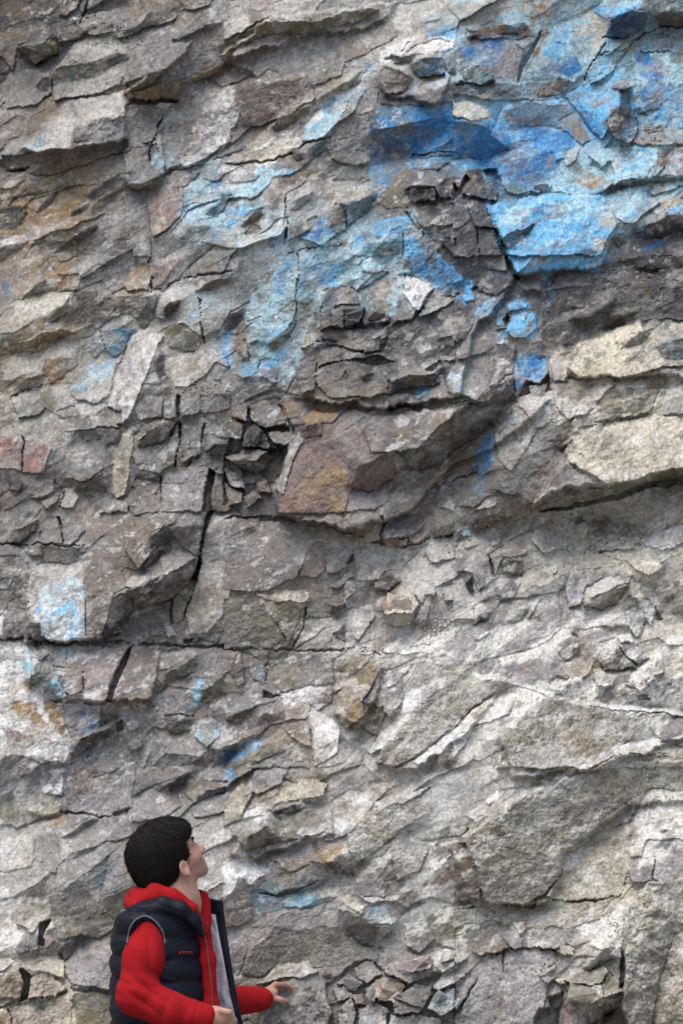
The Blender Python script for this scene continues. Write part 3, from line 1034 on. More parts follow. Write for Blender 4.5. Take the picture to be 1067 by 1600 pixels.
def voronoi(size, ang, aniso, seed, wx=0, wy=0):
    ca, sa = math.cos(ang), math.sin(ang)
    u = ((GX+wx)*ca + (GY+wy)*sa)/(size*aniso); v = (-(GX+wx)*sa + (GY+wy)*ca)/size
    iu = np.floor(u).astype(np.int64); iv = np.floor(v).astype(np.int64)
    f1 = np.full(u.shape, 9e9); f2 = f1.copy(); cid = np.zeros(u.shape, np.int64); lv_ = np.zeros(u.shape)
    for a in (-1, 0, 1):
        for b in (-1, 0, 1):
            cu, cv = iu+a, iv+b
            hsh = (cu*73856093 ^ cv*19349663 ^ seed*83492791) & 0x7fffffff
            r1 = ((hsh*1103515245+12345) & 0x7fffffff)/2147483647.0
            r2 = ((hsh*69069+907133923) & 0x7fffffff)/2147483647.0
            d = (u-cu-0.1-0.8*r1)**2 + (v-cv-0.1-0.8*r2)**2
            m = d < f1
            f2 = np.where(m, f1, np.minimum(f2, d)); cid = np.where(m, hsh, cid); f1 = np.where(m, d, f1); lv_ = np.where(m, v-cv-0.1-0.8*r2, lv_)
    return cid, (np.sqrt(f2)-np.sqrt(f1))*size, lv_*size
def cellrand(cid, salt):
    x = (cid*(2*salt+1)*2654435761 + salt*974711) & 0xffffffff
    x ^= x >> 15; x = (x*2246822519) & 0xffffffff; x ^= x >> 13
    return (x/4294967295.0).astype(np.float32)

DIP = math.radians(-27)
FLATDIP = np.exp(-((GX-150)/330)**4 - ((GY-900)/330)**4)        # horizontal bedding, left of the middle
wob1 = spectral(25, 160)*6; wob2 = spectral(25, 160)*6
cidA, edA, lvA = voronoi(74, DIP, 1.7, 3, wob1*.4, wob2*.4)
cidA2, edA2, lvA2 = voronoi(66, math.radians(3), 1.2, 5, wob1*.3, wob2*.3)
flat = FLATDIP > 0.5
cidA = np.where(flat, cidA2 ^ 0x55555, cidA); edA = np.where(flat, edA2, edA); lvA = np.where(flat, lvA2, lvA)
cidB, edB, lvB = voronoi(26, DIP*0.9, 1.6, 7, wob2*.15, wob1*.15)
cidC, edC, lvC = voronoi(11, DIP*0.7, 1.5, 9, wob1*.25, wob2*.25)

def cell_grad(cid, s, along, across):
    a = cellrand(cid, s)*2-1; b = cellrand(cid, s+1)*2-1
    a, b = a*along, b*across
    th = np.where(flat, 0.05, DIP)
    return a*np.cos(th)-b*np.sin(th), a*np.sin(th)+b*np.cos(th)
ax, ay = cell_grad(cidA, 1, .55, .85)
bx, by = cell_grad(cidB, 3, .4, .6)
cx, cy = cell_grad(cidC, 5, .42, .6)
rough = np.clip(0.75+0.35*spectral(120, 500), 0.3, 1.3)
autox = ax + rough*(0.75*bx); autoy = ay + rough*(0.75*by)
chipx, chipy = cx*rough*0.75, cy*rough*0.75

# ---- colours of the unmarked rock: soft regions
REG = [(60,60,'d'),(40,160,'b'),(150,60,'g'),(250,120,'g'),(140,190,'p'),(110,310,'o'),(60,420,'g'),(220,380,'g'),(330,160,'l'),
       (420,40,'p'),(420,170,'b'),(480,260,'g'),(340,330,'P'),(330,420,'g'),(420,480,'P'),(500,400,'P'),(560,440,'P'),(640,420,'B'),(560,370,'P'),(830,90,'P'),(930,160,'B'),(780,250,'B'),(930,300,'P'),(1040,300,'P'),(560,30,'p'),(660,60,'p'),(800,30,'P'),
       (620,330,'g'),(720,350,'d'),(690,400,'d'),(740,420,'d'),(650,300,'d'),(920,460,'d'),(1050,480,'d'),(560,490,'d'),(600,540,'d'),(690,480,'d'),(900,380,'B'),(1000,80,'t'),(880,480,'d'),(1000,450,'d'),(760,480,'g'),(640,520,'g'),(560,600,'g'),
       (80,520,'v'),(40,640,'v'),(150,560,'p'),(260,560,'p'),(60,720,'r'),(180,720,'g'),(280,700,'g'),(400,700,'d'),(520,740,'r'),
       (760,620,'g'),(830,660,'p'),(950,540,'c'),(960,650,'c'),(800,760,'g'),(980,800,'p'),(680,760,'b'),(60,880,'g'),(180,860,'b'),
       (300,900,'g'),(420,880,'l'),(520,900,'g'),(620,860,'p'),(700,900,'p'),(860,900,'p'),(1000,880,'c'),(420,980,'v'),(560,980,'g'),
       (300,1060,'g'),(220,1080,'g'),(420,1120,'l'),(560,1080,'v'),(650,1060,'p'),(800,1000,'l'),(960,960,'p'),(1040,1000,'c'),
       (60,1080,'w'),(120,1220,'l'),(40,1300,'p'),(160,1360,'g'),(40,1420,'p'),(40,1560,'c'),(300,1260,'g'),(420,1250,'v'),(360,1360,'p'),
       (520,1280,'p'),(620,1180,'p'),(760,1180,'p'),(900,1120,'g'),(1000,1150,'g'),(700,1300,'g'),(850,1320,'v'),(620,1360,'v'),
       (480,1400,'l'),(560,1440,'l'),(480,1500,'v'),(640,1480,'g'),(760,1440,'v'),(900,1340,'c'),(1020,1280,'c'),(1030,1340,'l'),
       (600,1560,'g'),(700,1540,'g'),(800,1530,'l'),(900,1500,'p'),(1020,1500,'v'),(960,1450,'c'),(200,1500,'g'),(160,1440,'v')]
cs = 8
gxs, gys = GX[::cs, ::cs] , GY[::cs, ::cs]
wxs, wys = (spectral(60, 400)*28)[::cs, ::cs], (spectral(60, 400)*28)[::cs, ::cs]
num = np.zeros(gxs.shape+(3,)); den = np.zeros(gxs.shape)
for x, y, k in REG:
    w_ = 1.0/(((gxs+wxs-x)**2+(gys+wys-y)**2)/3600.0+0.35)**1.9
    num += w_[..., None]*PAL[k]; den += w_
small = num/den[..., None]
iy = np.clip(np.arange(H)/cs, 0, small.shape[0]-1.001); ix = np.clip(np.arange(W)/cs, 0, small.shape[1]-1.001)
y0 = iy.astype(int); x0 = ix.astype(int); fy = (iy-y0)[:, None, None]; fx = (ix-x0)[None, :, None]
g = lambda a, b: small[np.ix_(a, b)]
COLR = (g(y0,x0)*(1-fy)*(1-fx)+g(y0+1,x0)*fy*(1-fx)+g(y0,x0+1)*(1-fy)*fx+g(y0+1,x0+1)*fy*fx).astype(np.float32)
tone = (1+0.13*(cellrand(cidA, 21)*2-1)+0.13*(cellrand(cidB, 23)*2-1)).astype(np.float32)
COLR *= tone[..., None]

# ---- paint the traced marks
GRX = autox.copy(); GRY = autoy.copy(); STEPH = np.zeros((H, W), np.float32); CUT = np.zeros((H, W), np.float32)
LAB = np.zeros((H, W), np.int32); HAND = np.zeros((H, W), np.float32)
ew1 = spectral(9, 70, .7)*1.0; ew2 = spectral(9, 70, .7)*1.0; SMO = np.zeros((H, W), np.float32)
cw1 = spectral(6, 70, .8)*4.5; cw2 = spectral(6, 70, .8)*4.5
mott = spectral(5, 60, .5, DIP, 1.8); mott2 = spectral(5, 80, .7)
def window(pts, pad):
    a = max(int((pts[:,0].min()-pad-X0)/STEP), 0); b = min(int((pts[:,0].max()+pad-X0)/STEP)+2, W)
    c = max(int((pts[:,1].min()-pad-Y0)/STEP), 0); d = min(int((pts[:,1].max()+pad-Y0)/STEP)+2, H)
    return slice(c, d), slice(a, b)
def inside(pts, sl, wx, wy):
    px, py = GX[sl]+wx[sl], GY[sl]+wy[sl]; r = np.zeros(px.shape, bool)
    for (xa, ya), (xb, yb) in zip(pts, np.roll(pts, -1, 0)):
        if ya == yb: continue
        r ^= ((ya > py) != (yb > py)) & (px < (xb-xa)*(py-ya)/(yb-ya)+xa)
    return r
def seg_dist(pts, sl, wx, wy):
    px, py = GX[sl]+wx[sl], GY[sl]+wy[sl]; r = np.full(px.shape, 1e9)
    for (xa, ya), (xb, yb) in zip(pts[:-1], pts[1:]):
        vx, vy = xb-xa, yb-ya
        t = np.clip(((px-xa)*vx+(py-ya)*vy)/(vx*vx+vy*vy+1e-9), 0, 1)
        r = np.minimum(r, np.hypot(px-xa-t*vx, py-ya-t*vy))
    return r
def blur(m, n=1):
    for _ in range(n):
        p = np.pad(m, 1, mode='edge')
        m = (p[:-2,1:-1]+p[2:,1:-1]+p[1:-1,:-2]+p[1:-1,2:]+4*p[1:-1,1:-1])/8.0
    return m
SL = {'T':(0,1.0),'t':(0,.45),'U':(0,-2.0),'u':(0,-.75),'X':(0,-3.6),'L':(.9,0),'l':(.38,0),'R':(-.95,0),'r':(-.38,0),'N':(0,.04)}
tx = ty = 0.0; nlab = 0
orand = random.Random(4)
for line in TRACE.strip().split('\n'):
    if line[0] == '@':
        a, b = map(int, line[1:].split(',')); tx, ty = (0, 350, 707)[a], b*400.0; continue
    w_ = line.split(); npar = {'F': 3, 'C': 2, 'K': 2, 'H': 1}[w_[0]]
    pts = np.array([[float(q) for q in s.split(',')] for s in w_[1+npar:]])*[360/1067, 400/1186] + [tx, ty]
    # marks that touch the photo's edge go on outside it
    pts[:,0] = np.where(pts[:,0] < 2, pts[:,0]-orand.uniform(10, 70), np.where(pts[:,0] > 1065, pts[:,0]+orand.uniform(10, 70), pts[:,0]))
    pts[:,1] = np.where(pts[:,1] < 2, pts[:,1]-orand.uniform(10, 70), np.where(pts[:,1] > 1597, pts[:,1]+orand.uniform(10, 70), pts[:,1]))
    sl = window(pts, 14)
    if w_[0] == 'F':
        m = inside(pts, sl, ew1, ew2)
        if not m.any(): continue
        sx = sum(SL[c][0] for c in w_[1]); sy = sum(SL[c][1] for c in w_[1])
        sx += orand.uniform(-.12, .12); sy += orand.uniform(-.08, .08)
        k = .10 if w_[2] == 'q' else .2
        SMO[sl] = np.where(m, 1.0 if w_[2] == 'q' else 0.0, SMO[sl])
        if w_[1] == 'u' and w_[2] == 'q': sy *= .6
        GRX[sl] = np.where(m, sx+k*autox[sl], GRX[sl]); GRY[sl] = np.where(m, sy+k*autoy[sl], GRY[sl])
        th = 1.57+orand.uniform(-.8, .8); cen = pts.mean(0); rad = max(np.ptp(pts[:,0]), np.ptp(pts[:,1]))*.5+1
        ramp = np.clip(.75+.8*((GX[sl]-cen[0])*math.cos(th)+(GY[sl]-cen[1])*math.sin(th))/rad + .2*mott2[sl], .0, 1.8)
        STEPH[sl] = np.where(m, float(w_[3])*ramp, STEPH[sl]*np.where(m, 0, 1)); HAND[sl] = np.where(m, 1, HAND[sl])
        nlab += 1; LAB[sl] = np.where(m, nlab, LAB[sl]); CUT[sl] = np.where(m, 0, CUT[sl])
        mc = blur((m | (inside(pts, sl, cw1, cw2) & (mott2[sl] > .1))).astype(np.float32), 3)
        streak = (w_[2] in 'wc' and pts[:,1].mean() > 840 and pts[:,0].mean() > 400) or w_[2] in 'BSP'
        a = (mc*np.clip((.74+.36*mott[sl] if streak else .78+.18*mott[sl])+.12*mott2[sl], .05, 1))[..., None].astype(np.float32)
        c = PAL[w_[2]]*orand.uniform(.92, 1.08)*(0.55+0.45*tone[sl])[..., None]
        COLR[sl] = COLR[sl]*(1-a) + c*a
    elif w_[0] == 'C':
        m = blur(inside(pts, sl, cw1, cw2).astype(np.float32), 2)
        a = (m*np.clip(float(w_[2])/10*(1+.42*mott[sl]+.25*mott2[sl]), 0, 1))[..., None]
        COLR[sl] = COLR[sl]*(1-a) + PAL[w_[1]]*(0.6+0.4*tone[sl])[..., None]*a
    elif w_[0] == 'K':
        d = seg_dist(pts, sl, ew1*1.8, ew2*1.8); wd = float(w_[1])*.5*np.clip(.62+.38*mott2[sl]+.2*mott[sl], .12, 1.3)
        CUT[sl] = np.maximum(CUT[sl], np.clip(1.25-d/wd, 0, 1)*float(w_[2])*1.3)
    else:
        m = blur(inside(pts, sl, ew1, ew2).astype(np.float32), 1)
        CUT[sl] = np.maximum(CUT[sl]*(m < .5), m*float(w_[1])*2.1)

# ---- heights: screened Poisson solve of the slopes, then steps, cracks and hollows
chip_k = np.where(HAND > 0, .38, .9)*(1-.75*SMO)
def solve(p, q, L):
    div = np.zeros((H, W))
    div[:, 1:-1] += (p[:, 2:]-p[:, :-2])*.5*STEP; div[1:-1] += (q[2:]-q[:-2])*.5*STEP
    big = np.concatenate([div, div[:, ::-1]], 1); big = np.concatenate([big, big[::-1]], 0)
    fr = np.fft.rfft2(big)
    ex = 2*np.cos(2*np.pi*np.fft.rfftfreq(2*W))-2; ey = 2*np.cos(2*np.pi*np.fft.fftfreq(2*H))-2
    den = ex[None]+ey[:, None]-(STEP/L)**2
    return np.fft.irfft2(fr/den, s=(2*H, 2*W))[:H, :W]
HT = solve(GRX*1.15, GRY*1.15, 125.0) + solve(chipx*chip_k, chipy*chip_k, 30.0)
strata = spectral(9, 70, .7, DIP, 3.2)
HT += -np.abs(strata)*.9*np.clip(spectral(150, 500)*.5+.7, .1, 1.3)*(1-.4*HAND)
crackA = np.clip(1-edA/1.5, 0, 1)*3.2*np.clip(spectral(60, 300)*.8+.35, 0, 1)*(1-.65*HAND)
crackB = np.clip(1-edB/1.2, 0, 1)*1.8*np.clip(spectral(40, 200)*.8+.2, 0, 1)
offB = (cellrand(cidB, 31)*2-1)*1.0*(1-.5*HAND) + (cellrand(cidC, 33)*2-1)*.6
rA, rB = cellrand(cidA, 41), cellrand(cidB, 43)
saw = lvA*np.where(rA > .5, .17*rA, 0)*(1-HAND) + lvB*np.where(rB > .8, .24*rB, 0)*(1-.7*HAND)*(1-SMO)
HT += saw*np.clip(rough, .6, 1.2)
HT += STEPH*1.1 + offB*rough*(1-.8*SMO) - crackA*(1-.6*SMO) - crackB*(1-.8*SMO) - CUT
stip = spectral(3, 7, 0)
HT += stip*SMO*.45
fine = spectral(3.2, 26, .35, DIP, 1.5)*.38 + spectral(3, 9, 0)*.30
HT += fine*np.clip(rough, .5, 1.2)
# large shapes of the wall: bottom right leans out, the top left steps back
macro = np.zeros((H, W))
for x, y, sx, sy, hh in ((820,1250,330,260,55),(1060,1520,140,220,60),(640,1560,300,90,40),(930,700,200,90,38),(560,720,150,110,22),
                         (40,90,130,150,-40),(695,330,75,85,34),(560,500,70,45,20),(330,870,60,40,-12),(250,850,60,50,14),(860,640,60,45,14),(390,690,60,90,-22),(700,1110,200,120,18),(980,180,150,140,-20),(150,900,180,90,16),(950,830,160,40,-28)):
    macro += hh*np.exp(-((GX-x)/sx)**2-((GY-y)/sy)**2)
# big blocks that stand out as one mass, proudest along their lower edge
MASS = [(30,(500,450),(560,425),(640,300),(660,260),(740,260),(770,330),(800,440),(740,520),(720,620),(600,640),(470,620),(460,560)),
 (40,(430,805),(450,690),(480,640),(700,640),(862,622),(785,690),(700,735),(640,800),(560,830)),
 (40,(880,720),(900,640),(1067,600),(1150,600),(1150,720),(950,757),(870,765),(830,795)),
 (20,(880,590),(900,540),(1000,500),(1150,490),(1150,590)),
 (30,(40,1003),(45,850),(130,820),(320,815),(305,900),(230,930),(160,1003)), (20,(35,1010),(250,1007),(240,1098),(100,1092),(40,1060)),
 (26,(30,235),(70,190),(195,145),(200,220),(100,237)), (20,(195,288),(195,230),(250,200),(260,270),(215,298)),
 (24,(340,90),(420,30),(620,5),(600,38),(480,55),(380,88)), (24,(195,150),(270,70),(300,60),(290,90),(230,130)),
 (28,(740,1412),(700,1330),(820,1240),(960,1190),(1150,1190),(1150,1240),(990,1260),(880,1330),(860,1412)),
 (20,(780,1150),(850,1090),(1000,1115),(1150,1130),(1040,1160),(930,1200),(800,1215)), (20,(600,1200),(680,1100),(760,1050),(790,1062),(740,1130),(650,1205)),
 (22,(522,1115),(540,1070),(600,1035),(590,1090),(560,1138)), (34,(970,1700),(975,1430),(1010,1380),(1150,1370),(1150,1700)),
 (24,(768,322),(945,305),(965,350),(942,417),(800,432)), (18,(590,110),(650,95),(700,120),(690,160),(600,152)),
 (22,(360,1330),(420,1280),(520,1262),(520,1300),(440,1328),(385,1340)), (22,(690,560),(760,520),(805,540),(800,610),(745,632),(700,610))]
for hh, *pl in MASS:
    pl = np.array(pl, float); sl = window(pl, 24)
    m = blur(inside(pl, sl, ew1*2, ew2*2).astype(np.float32), 3)
    ramp = np.clip((GY[sl]-pl[:,1].min())/np.ptp(pl[:,1])*.9+.35, .2, 1.3)
    HT[sl] += m*ramp*hh
HT += macro
HT_M = HT*PX

# pale dusty grain and veins on top of the traced colours
vein = spectral(6, 60, .9, DIP, 2.6); vmask = np.clip((1-np.abs(vein)*9), 0, 1)*np.clip(spectral(90, 400)*.6+.25, 0, 1)*.45
COLR = COLR*(1-vmask[..., None]) + PAL['p']*1.1*vmask[..., None]
rust = np.clip(spectral(20, 200, .9)*.6-.55, 0, .45)[..., None]
COLR = COLR*(1-rust) + PAL['o']*rust*.75 
def flecks(col, lo, hi, beta, thr, gain, amax, an=1.6):
    global COLR
    m = np.clip((spectral(lo, hi, beta, DIP, an)-thr)*gain, 0, amax)*np.clip(.7+.6*spectral(120, 500), .15, 1.4)
    m = np.clip(m, 0, amax)[..., None]
    COLR = COLR*(1-m) + PAL[col]*m
flecks('w', 4, 40, .5, 1.05, 1.2, .45); flecks('p', 5, 70, .7, .8, .9, .5); flecks('d', 4, 50, .5, .95, 1.0, .55); flecks('b', 6, 60, .6, .9, .9, .5); flecks('g', 10, 90, .8, .8, .8, .45)
pale = np.clip(((GX-420)/260), 0, 1)*np.clip((GY-800)/200, 0, 1)*(1-.6*SMO)*np.clip((1520-GY)/60, .25, 1)
pale = np.maximum(pale, .55*np.clip(1-np.abs((GY-520)+.62*(GX-150))/230, 0, 1)*np.clip((620-GX)/100, 0, 1))
pm = (np.clip((spectral(4, 70, .7, DIP, 2.2)+.05)*1.0, 0, .85)*pale)[..., None]; COLR = COLR*(1-pm) + PAL['w']*np.array([.97, .95, .89])*pm
lichen = np.clip((spectral(3, 14, .2))*.12+SMO*stip*.10, -.3, .34)[..., None]
COLR = np.clip(COLR*(1+lichen), .004, .9)
lum = COLR.mean(-1, keepdims=True); COLR = lum + (COLR-lum)*0.84
COLR = COLR*np.array([1.0, 1.0, .985])
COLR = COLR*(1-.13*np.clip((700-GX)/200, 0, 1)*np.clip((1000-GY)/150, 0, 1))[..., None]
ALB = 0.90
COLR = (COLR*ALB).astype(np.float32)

def hgt(px, py):
    j = int(np.clip(round((px-X0)/STEP), 0, W-1)); i = int(np.clip(round((py-Y0)/STEP), 0, H-1))
    return float(HT_M[i, j])
def rock_at(px, py, out=0.0):
    return Vector(on_cliff(np.array(px, float), np.array(py, float), np.array(hgt(px, py)+out)))

# ---- rock material
def new_mat(name):
    m = bpy.data.materials.new(name); m.use_nodes = True
    nt = m.node_tree; return m, nt, nt.nodes, nt.links, nt.nodes['Principled BSDF']
def rock_material():
    m, nt, N, L, bs = new_mat('rock')
    at = N.new('ShaderNodeAttribute'); at.attribute_name = 'Col'
    ge = N.new('ShaderNodeNewGeometry')
    n1 = N.new('ShaderNodeTexNoise'); n1.inputs['Scale'].default_value = 125; n1.inputs['Detail'].default_value = 5; n1.inputs['Roughness'].default_value = .7
    n2 = N.new('ShaderNodeTexNoise'); n2.inputs['Scale'].default_value = 38; n2.inputs['Detail'].default_value = 6; n2.inputs['Roughness'].default_value = .65
    for n in (n1, n2): L.new(ge.outputs['Position'], n.inputs['Vector'])
    r1 = N.new('ShaderNodeMapRange'); r1.inputs[1].default_value = .3; r1.inputs[2].default_value = .7; r1.inputs[3].default_value = .70; r1.inputs[4].default_value = 1.30
    r2 = N.new('ShaderNodeMapRange'); r2.inputs[1].default_value = .3; r2.inputs[2].default_value = .7; r2.inputs[3].default_value = .80; r2.inputs[4].default_value = 1.20
    L.new(n1.outputs['Fac'], r1.inputs[0]); L.new(n2.outputs['Fac'], r2.inputs[0])
    mu = N.new('ShaderNodeMath'); mu.operation = 'MULTIPLY'; L.new(r1.outputs[0], mu.inputs[0]); L.new(r2.outputs[0], mu.inputs[1])
    vm = N.new('ShaderNodeVectorMath'); vm.operation = 'SCALE'; L.new(at.outputs['Color'], vm.inputs[0]); L.new(mu.outputs[0], vm.inputs['Scale'])
    L.new(vm.outputs[0], bs.inputs['Base Color'])
    bs.inputs['Roughness'].default_value = .86; bs.inputs['Specular IOR Level'].default_value = .25
    ad = N.new('ShaderNodeMath'); ad.operation = 'ADD'; L.new(n1.outputs['Fac'], ad.inputs[0]); L.new(n2.outputs['Fac'], ad.inputs[1])
    bu = N.new('ShaderNodeBump'); bu.inputs['Strength'].default_value = .55; bu.inputs['Distance'].default_value = .006
    L.new(ad.outputs[0], bu.inputs['Height']); L.new(bu.outputs[0], bs.inputs['Normal'])
    return m
ROCK = rock_material()

def mesh_from(name, co, quads, cols, mat=ROCK, smooth=True):
    me = bpy.data.meshes.new(name)
    nv, nf = len(co), len(quads); k = quads.shape[1]
    me.vertices.add(nv); me.vertices.foreach_set('co', co.astype(np.float32).ravel())
    me.loops.add(nf*k); me.loops.foreach_set('vertex_index', quads.astype(np.int32).ravel())
    me.polygons.add(nf); me.polygons.foreach_set('loop_start', np.arange(0, nf*k, k, dtype=np.int32))
    me.polygons.foreach_set('loop_total', np.full(nf, k, np.int32))
    if smooth: me.polygons.foreach_set('use_smooth', np.ones(nf, bool))
    me.update(calc_edges=True)
    if cols is not None:
        ca = me.color_attributes.new('Col', 'FLOAT_COLOR', 'POINT')
        ca.data.foreach_set('color', np.concatenate([cols, np.ones((nv, 1))], 1).astype(np.float32).ravel())
    me.materials.append(mat); return me

# ---- mesh grid: every sample inside the photo, wider and wider spaced outside it
def axis(g0, n, lo, hi, far_lo, far_hi):
    a = int((lo-g0)/STEP); b = int((hi-g0)/STEP)
    idx = list(range(a, b)); vals = [g0+STEP*i for i in idx]
    out_i, out_v = [], []
    for sgn, start, far in ((-1, vals[0], far_lo), (1, vals[-1], far_hi)):
        st = 3.0; p = start; acc = []
        while (p-far)*sgn < 0:
            p += sgn*st; st = min(st*1.10, 70); acc.append(p)
        out_v.append(acc)
    allv = np.array(out_v[0][::-1]+vals+out_v[1])
    q = np.round((allv-g0)/STEP).astype(int); per = 2*(n-1)
    q = np.mod(q, per); q = np.where(q >= n, per-q, q)                 # mirrored beyond the sampled field
    return allv, q
vx, qx = axis(X0, W, -24, 1092, -3400, 4400)
vy, qy = axis(Y0, H, -24, 1624, -3300, 2130)
VX, VY = np.meshgrid(vx, vy)
hm = HT_M[np.ix_(qy, qx)]
P = on_cliff(VX, VY, hm)
jit = ew1[np.ix_(qy, qx)][..., None]*0.0012*np.array([1.0, 0, 0]) + ew2[np.ix_(qy, qx)][..., None]*0.0012*np.array([0, 0, 1.0])
P = P + jit
Cc = COLR[np.ix_(qy, qx)].reshape(-1, 3)
nh, nw = VX.shape
vid = np.arange(nh*nw).reshape(nh, nw)
QD = np.stack([vid[1:, :-1], vid[1:, 1:], vid[:-1, 1:], vid[:-1, :-1]], -1).reshape(-1, 4)
inframe = ((VX > -24) & (VX < 1090) & (VY > -24) & (VY < 1622))[:-1, :-1].ravel()
QL = np.where(inframe, LAB[np.ix_(qy, qx)][:-1, :-1].ravel(), 0)
cnt = np.bincount(QL, minlength=nlab+1); cnt[0] = 0
keep = set(np.argsort(cnt)[::-1][:298].tolist()); keep = {k for k in keep if cnt[k] > 40}
QL = np.where(np.isin(QL, list(keep)), QL, 0)
PV = P.reshape(-1, 3)
order = np.argsort(QL, kind='stable'); bounds = np.searchsorted(QL[order], np.arange(nlab+2))
def piece(name, lab):
    q = QD[order[bounds[lab]:bounds[lab+1]]]
    u, inv = np.unique(q, return_inverse=True)
    return mesh_from(name, PV[u], inv.reshape(-1, 4), Cc[u])
cliff = bpy.data.objects.new('cliff', piece('cliff', 0)); COL.objects.link(cliff)
prop(cliff, 'fractured grey and brown rock face with blue mineral stains behind the boy', 'cliff', kind='structure')
for lb in sorted(keep):
    o = bpy.data.objects.new('rock_block', piece('rock_block', lb)); COL.objects.link(o); o.parent = cliff
from mathutils import noise
# ------------------------------------------------------------------ ground in front of the cliff
def ground_material():
    m, nt, N, L, bs = new_mat('gravel_ground')
    ge = N.new('ShaderNodeNewGeometry'); n = N.new('ShaderNodeTexNoise'); n.inputs['Scale'].default_value = 9; n.inputs['Detail'].default_value = 9
    v = N.new('ShaderNodeTexVoronoi'); v.inputs['Scale'].default_value = 28
    L.new(ge.outputs['Position'], n.inputs['Vector']); L.new(ge.outputs['Position'], v.inputs['Vector'])
    cr = N.new('ShaderNodeValToRGB'); cr.color_ramp.elements[0].color = (.13, .12, .11, 1); cr.color_ramp.elements[1].color = (.34, .32, .29, 1)
    L.new(n.outputs['Fac'], cr.inputs[0]); L.new(cr.outputs[0], bs.inputs['Base Color']); bs.inputs['Roughness'].default_value = .95
    bu = N.new('ShaderNodeBump'); bu.inputs['Distance'].default_value = .03; L.new(v.outputs['Distance'], bu.inputs['Height']); L.new(bu.outputs[0], bs.inputs['Normal'])
    return m
gxv = np.concatenate([np.linspace(-400, -12, 14), np.linspace(-10, 10, 61), np.linspace(12, 400, 14)])
gyv = np.concatenate([np.linspace(-500, -12, 14), np.linspace(-10, 9, 61)])
A_, B_ = np.meshgrid(gxv, gyv)
gz = (.02*np.sin(A_*1.7+.6*np.sin(B_*2.1))*np.sin(B_*1.3))*np.exp(-(np.hypot(A_, B_)/12)**2)*np.clip((np.hypot(A_+.5, B_-6.95)-.5), 0, 1)
gid = np.arange(A_.size).reshape(A_.shape)
gq = np.stack([gid[:-1, :-1], gid[:-1, 1:], gid[1:, 1:], gid[1:, :-1]], -1).reshape(-1, 4)
ground = bpy.data.objects.new('ground', mesh_from('ground', np.stack([A_, B_, gz], -1).reshape(-1, 3), gq, None, ground_material())); COL.objects.link(ground)
prop(ground, 'stony grey quarry ground in front of the rock face', 'ground', kind='structure')

# ------------------------------------------------------------------ loose stones lying on the ledges
def stone_mesh(seed, sx, sy, sz, col):
    r = random.Random(seed); bm = bmesh.new()
    for _ in range(13):
        v = Vector((r.gauss(0, 1), r.gauss(0, 1), r.gauss(0, 1))).normalized()
        m = max(abs(v.x), abs(v.y), abs(v.z)); v = v*(.35+.65/m*.85)*r.uniform(.8, 1.08)
        bm.verts.new((v.x*sx, v.y*sy, v.z*sz))
    g_ = bmesh.ops.convex_hull(bm, input=bm.verts)
    bmesh.ops.delete(bm, geom=list({e for e in g_['geom_interior'] if isinstance(e, bmesh.types.BMVert)}), context='VERTS')
    bmesh.ops.triangulate(bm, faces=list(bm.faces)); bmesh.ops.subdivide_edges(bm, edges=list(bm.edges), cuts=2, use_grid_fill=True)
    bm.normal_update(); S_ = min(sx, sy, sz)
    for v in bm.verts:
        q_ = v.co/S_*1.3+Vector((seed*3.1, 0, 0))
        v.co += v.normal*S_*(.16*noise.noise(q_)+.10*noise.noise(q_*2.7)+.06*noise.noise(q_*6))
    me = bpy.data.meshes.new('stone'); bm.to_mesh(me); bm.free()
    ca = me.color_attributes.new('Col', 'FLOAT_COLOR', 'POINT'); n = len(me.vertices)
    c = np.tile(np.append(col, 1.0), (n, 1)); c[:, :3] *= np.random.default_rng(seed).uniform(.85, 1.12, (n, 1))
    ca.data.foreach_set('color', c.astype(np.float32).ravel()); me.materials.append(ROCK); return me
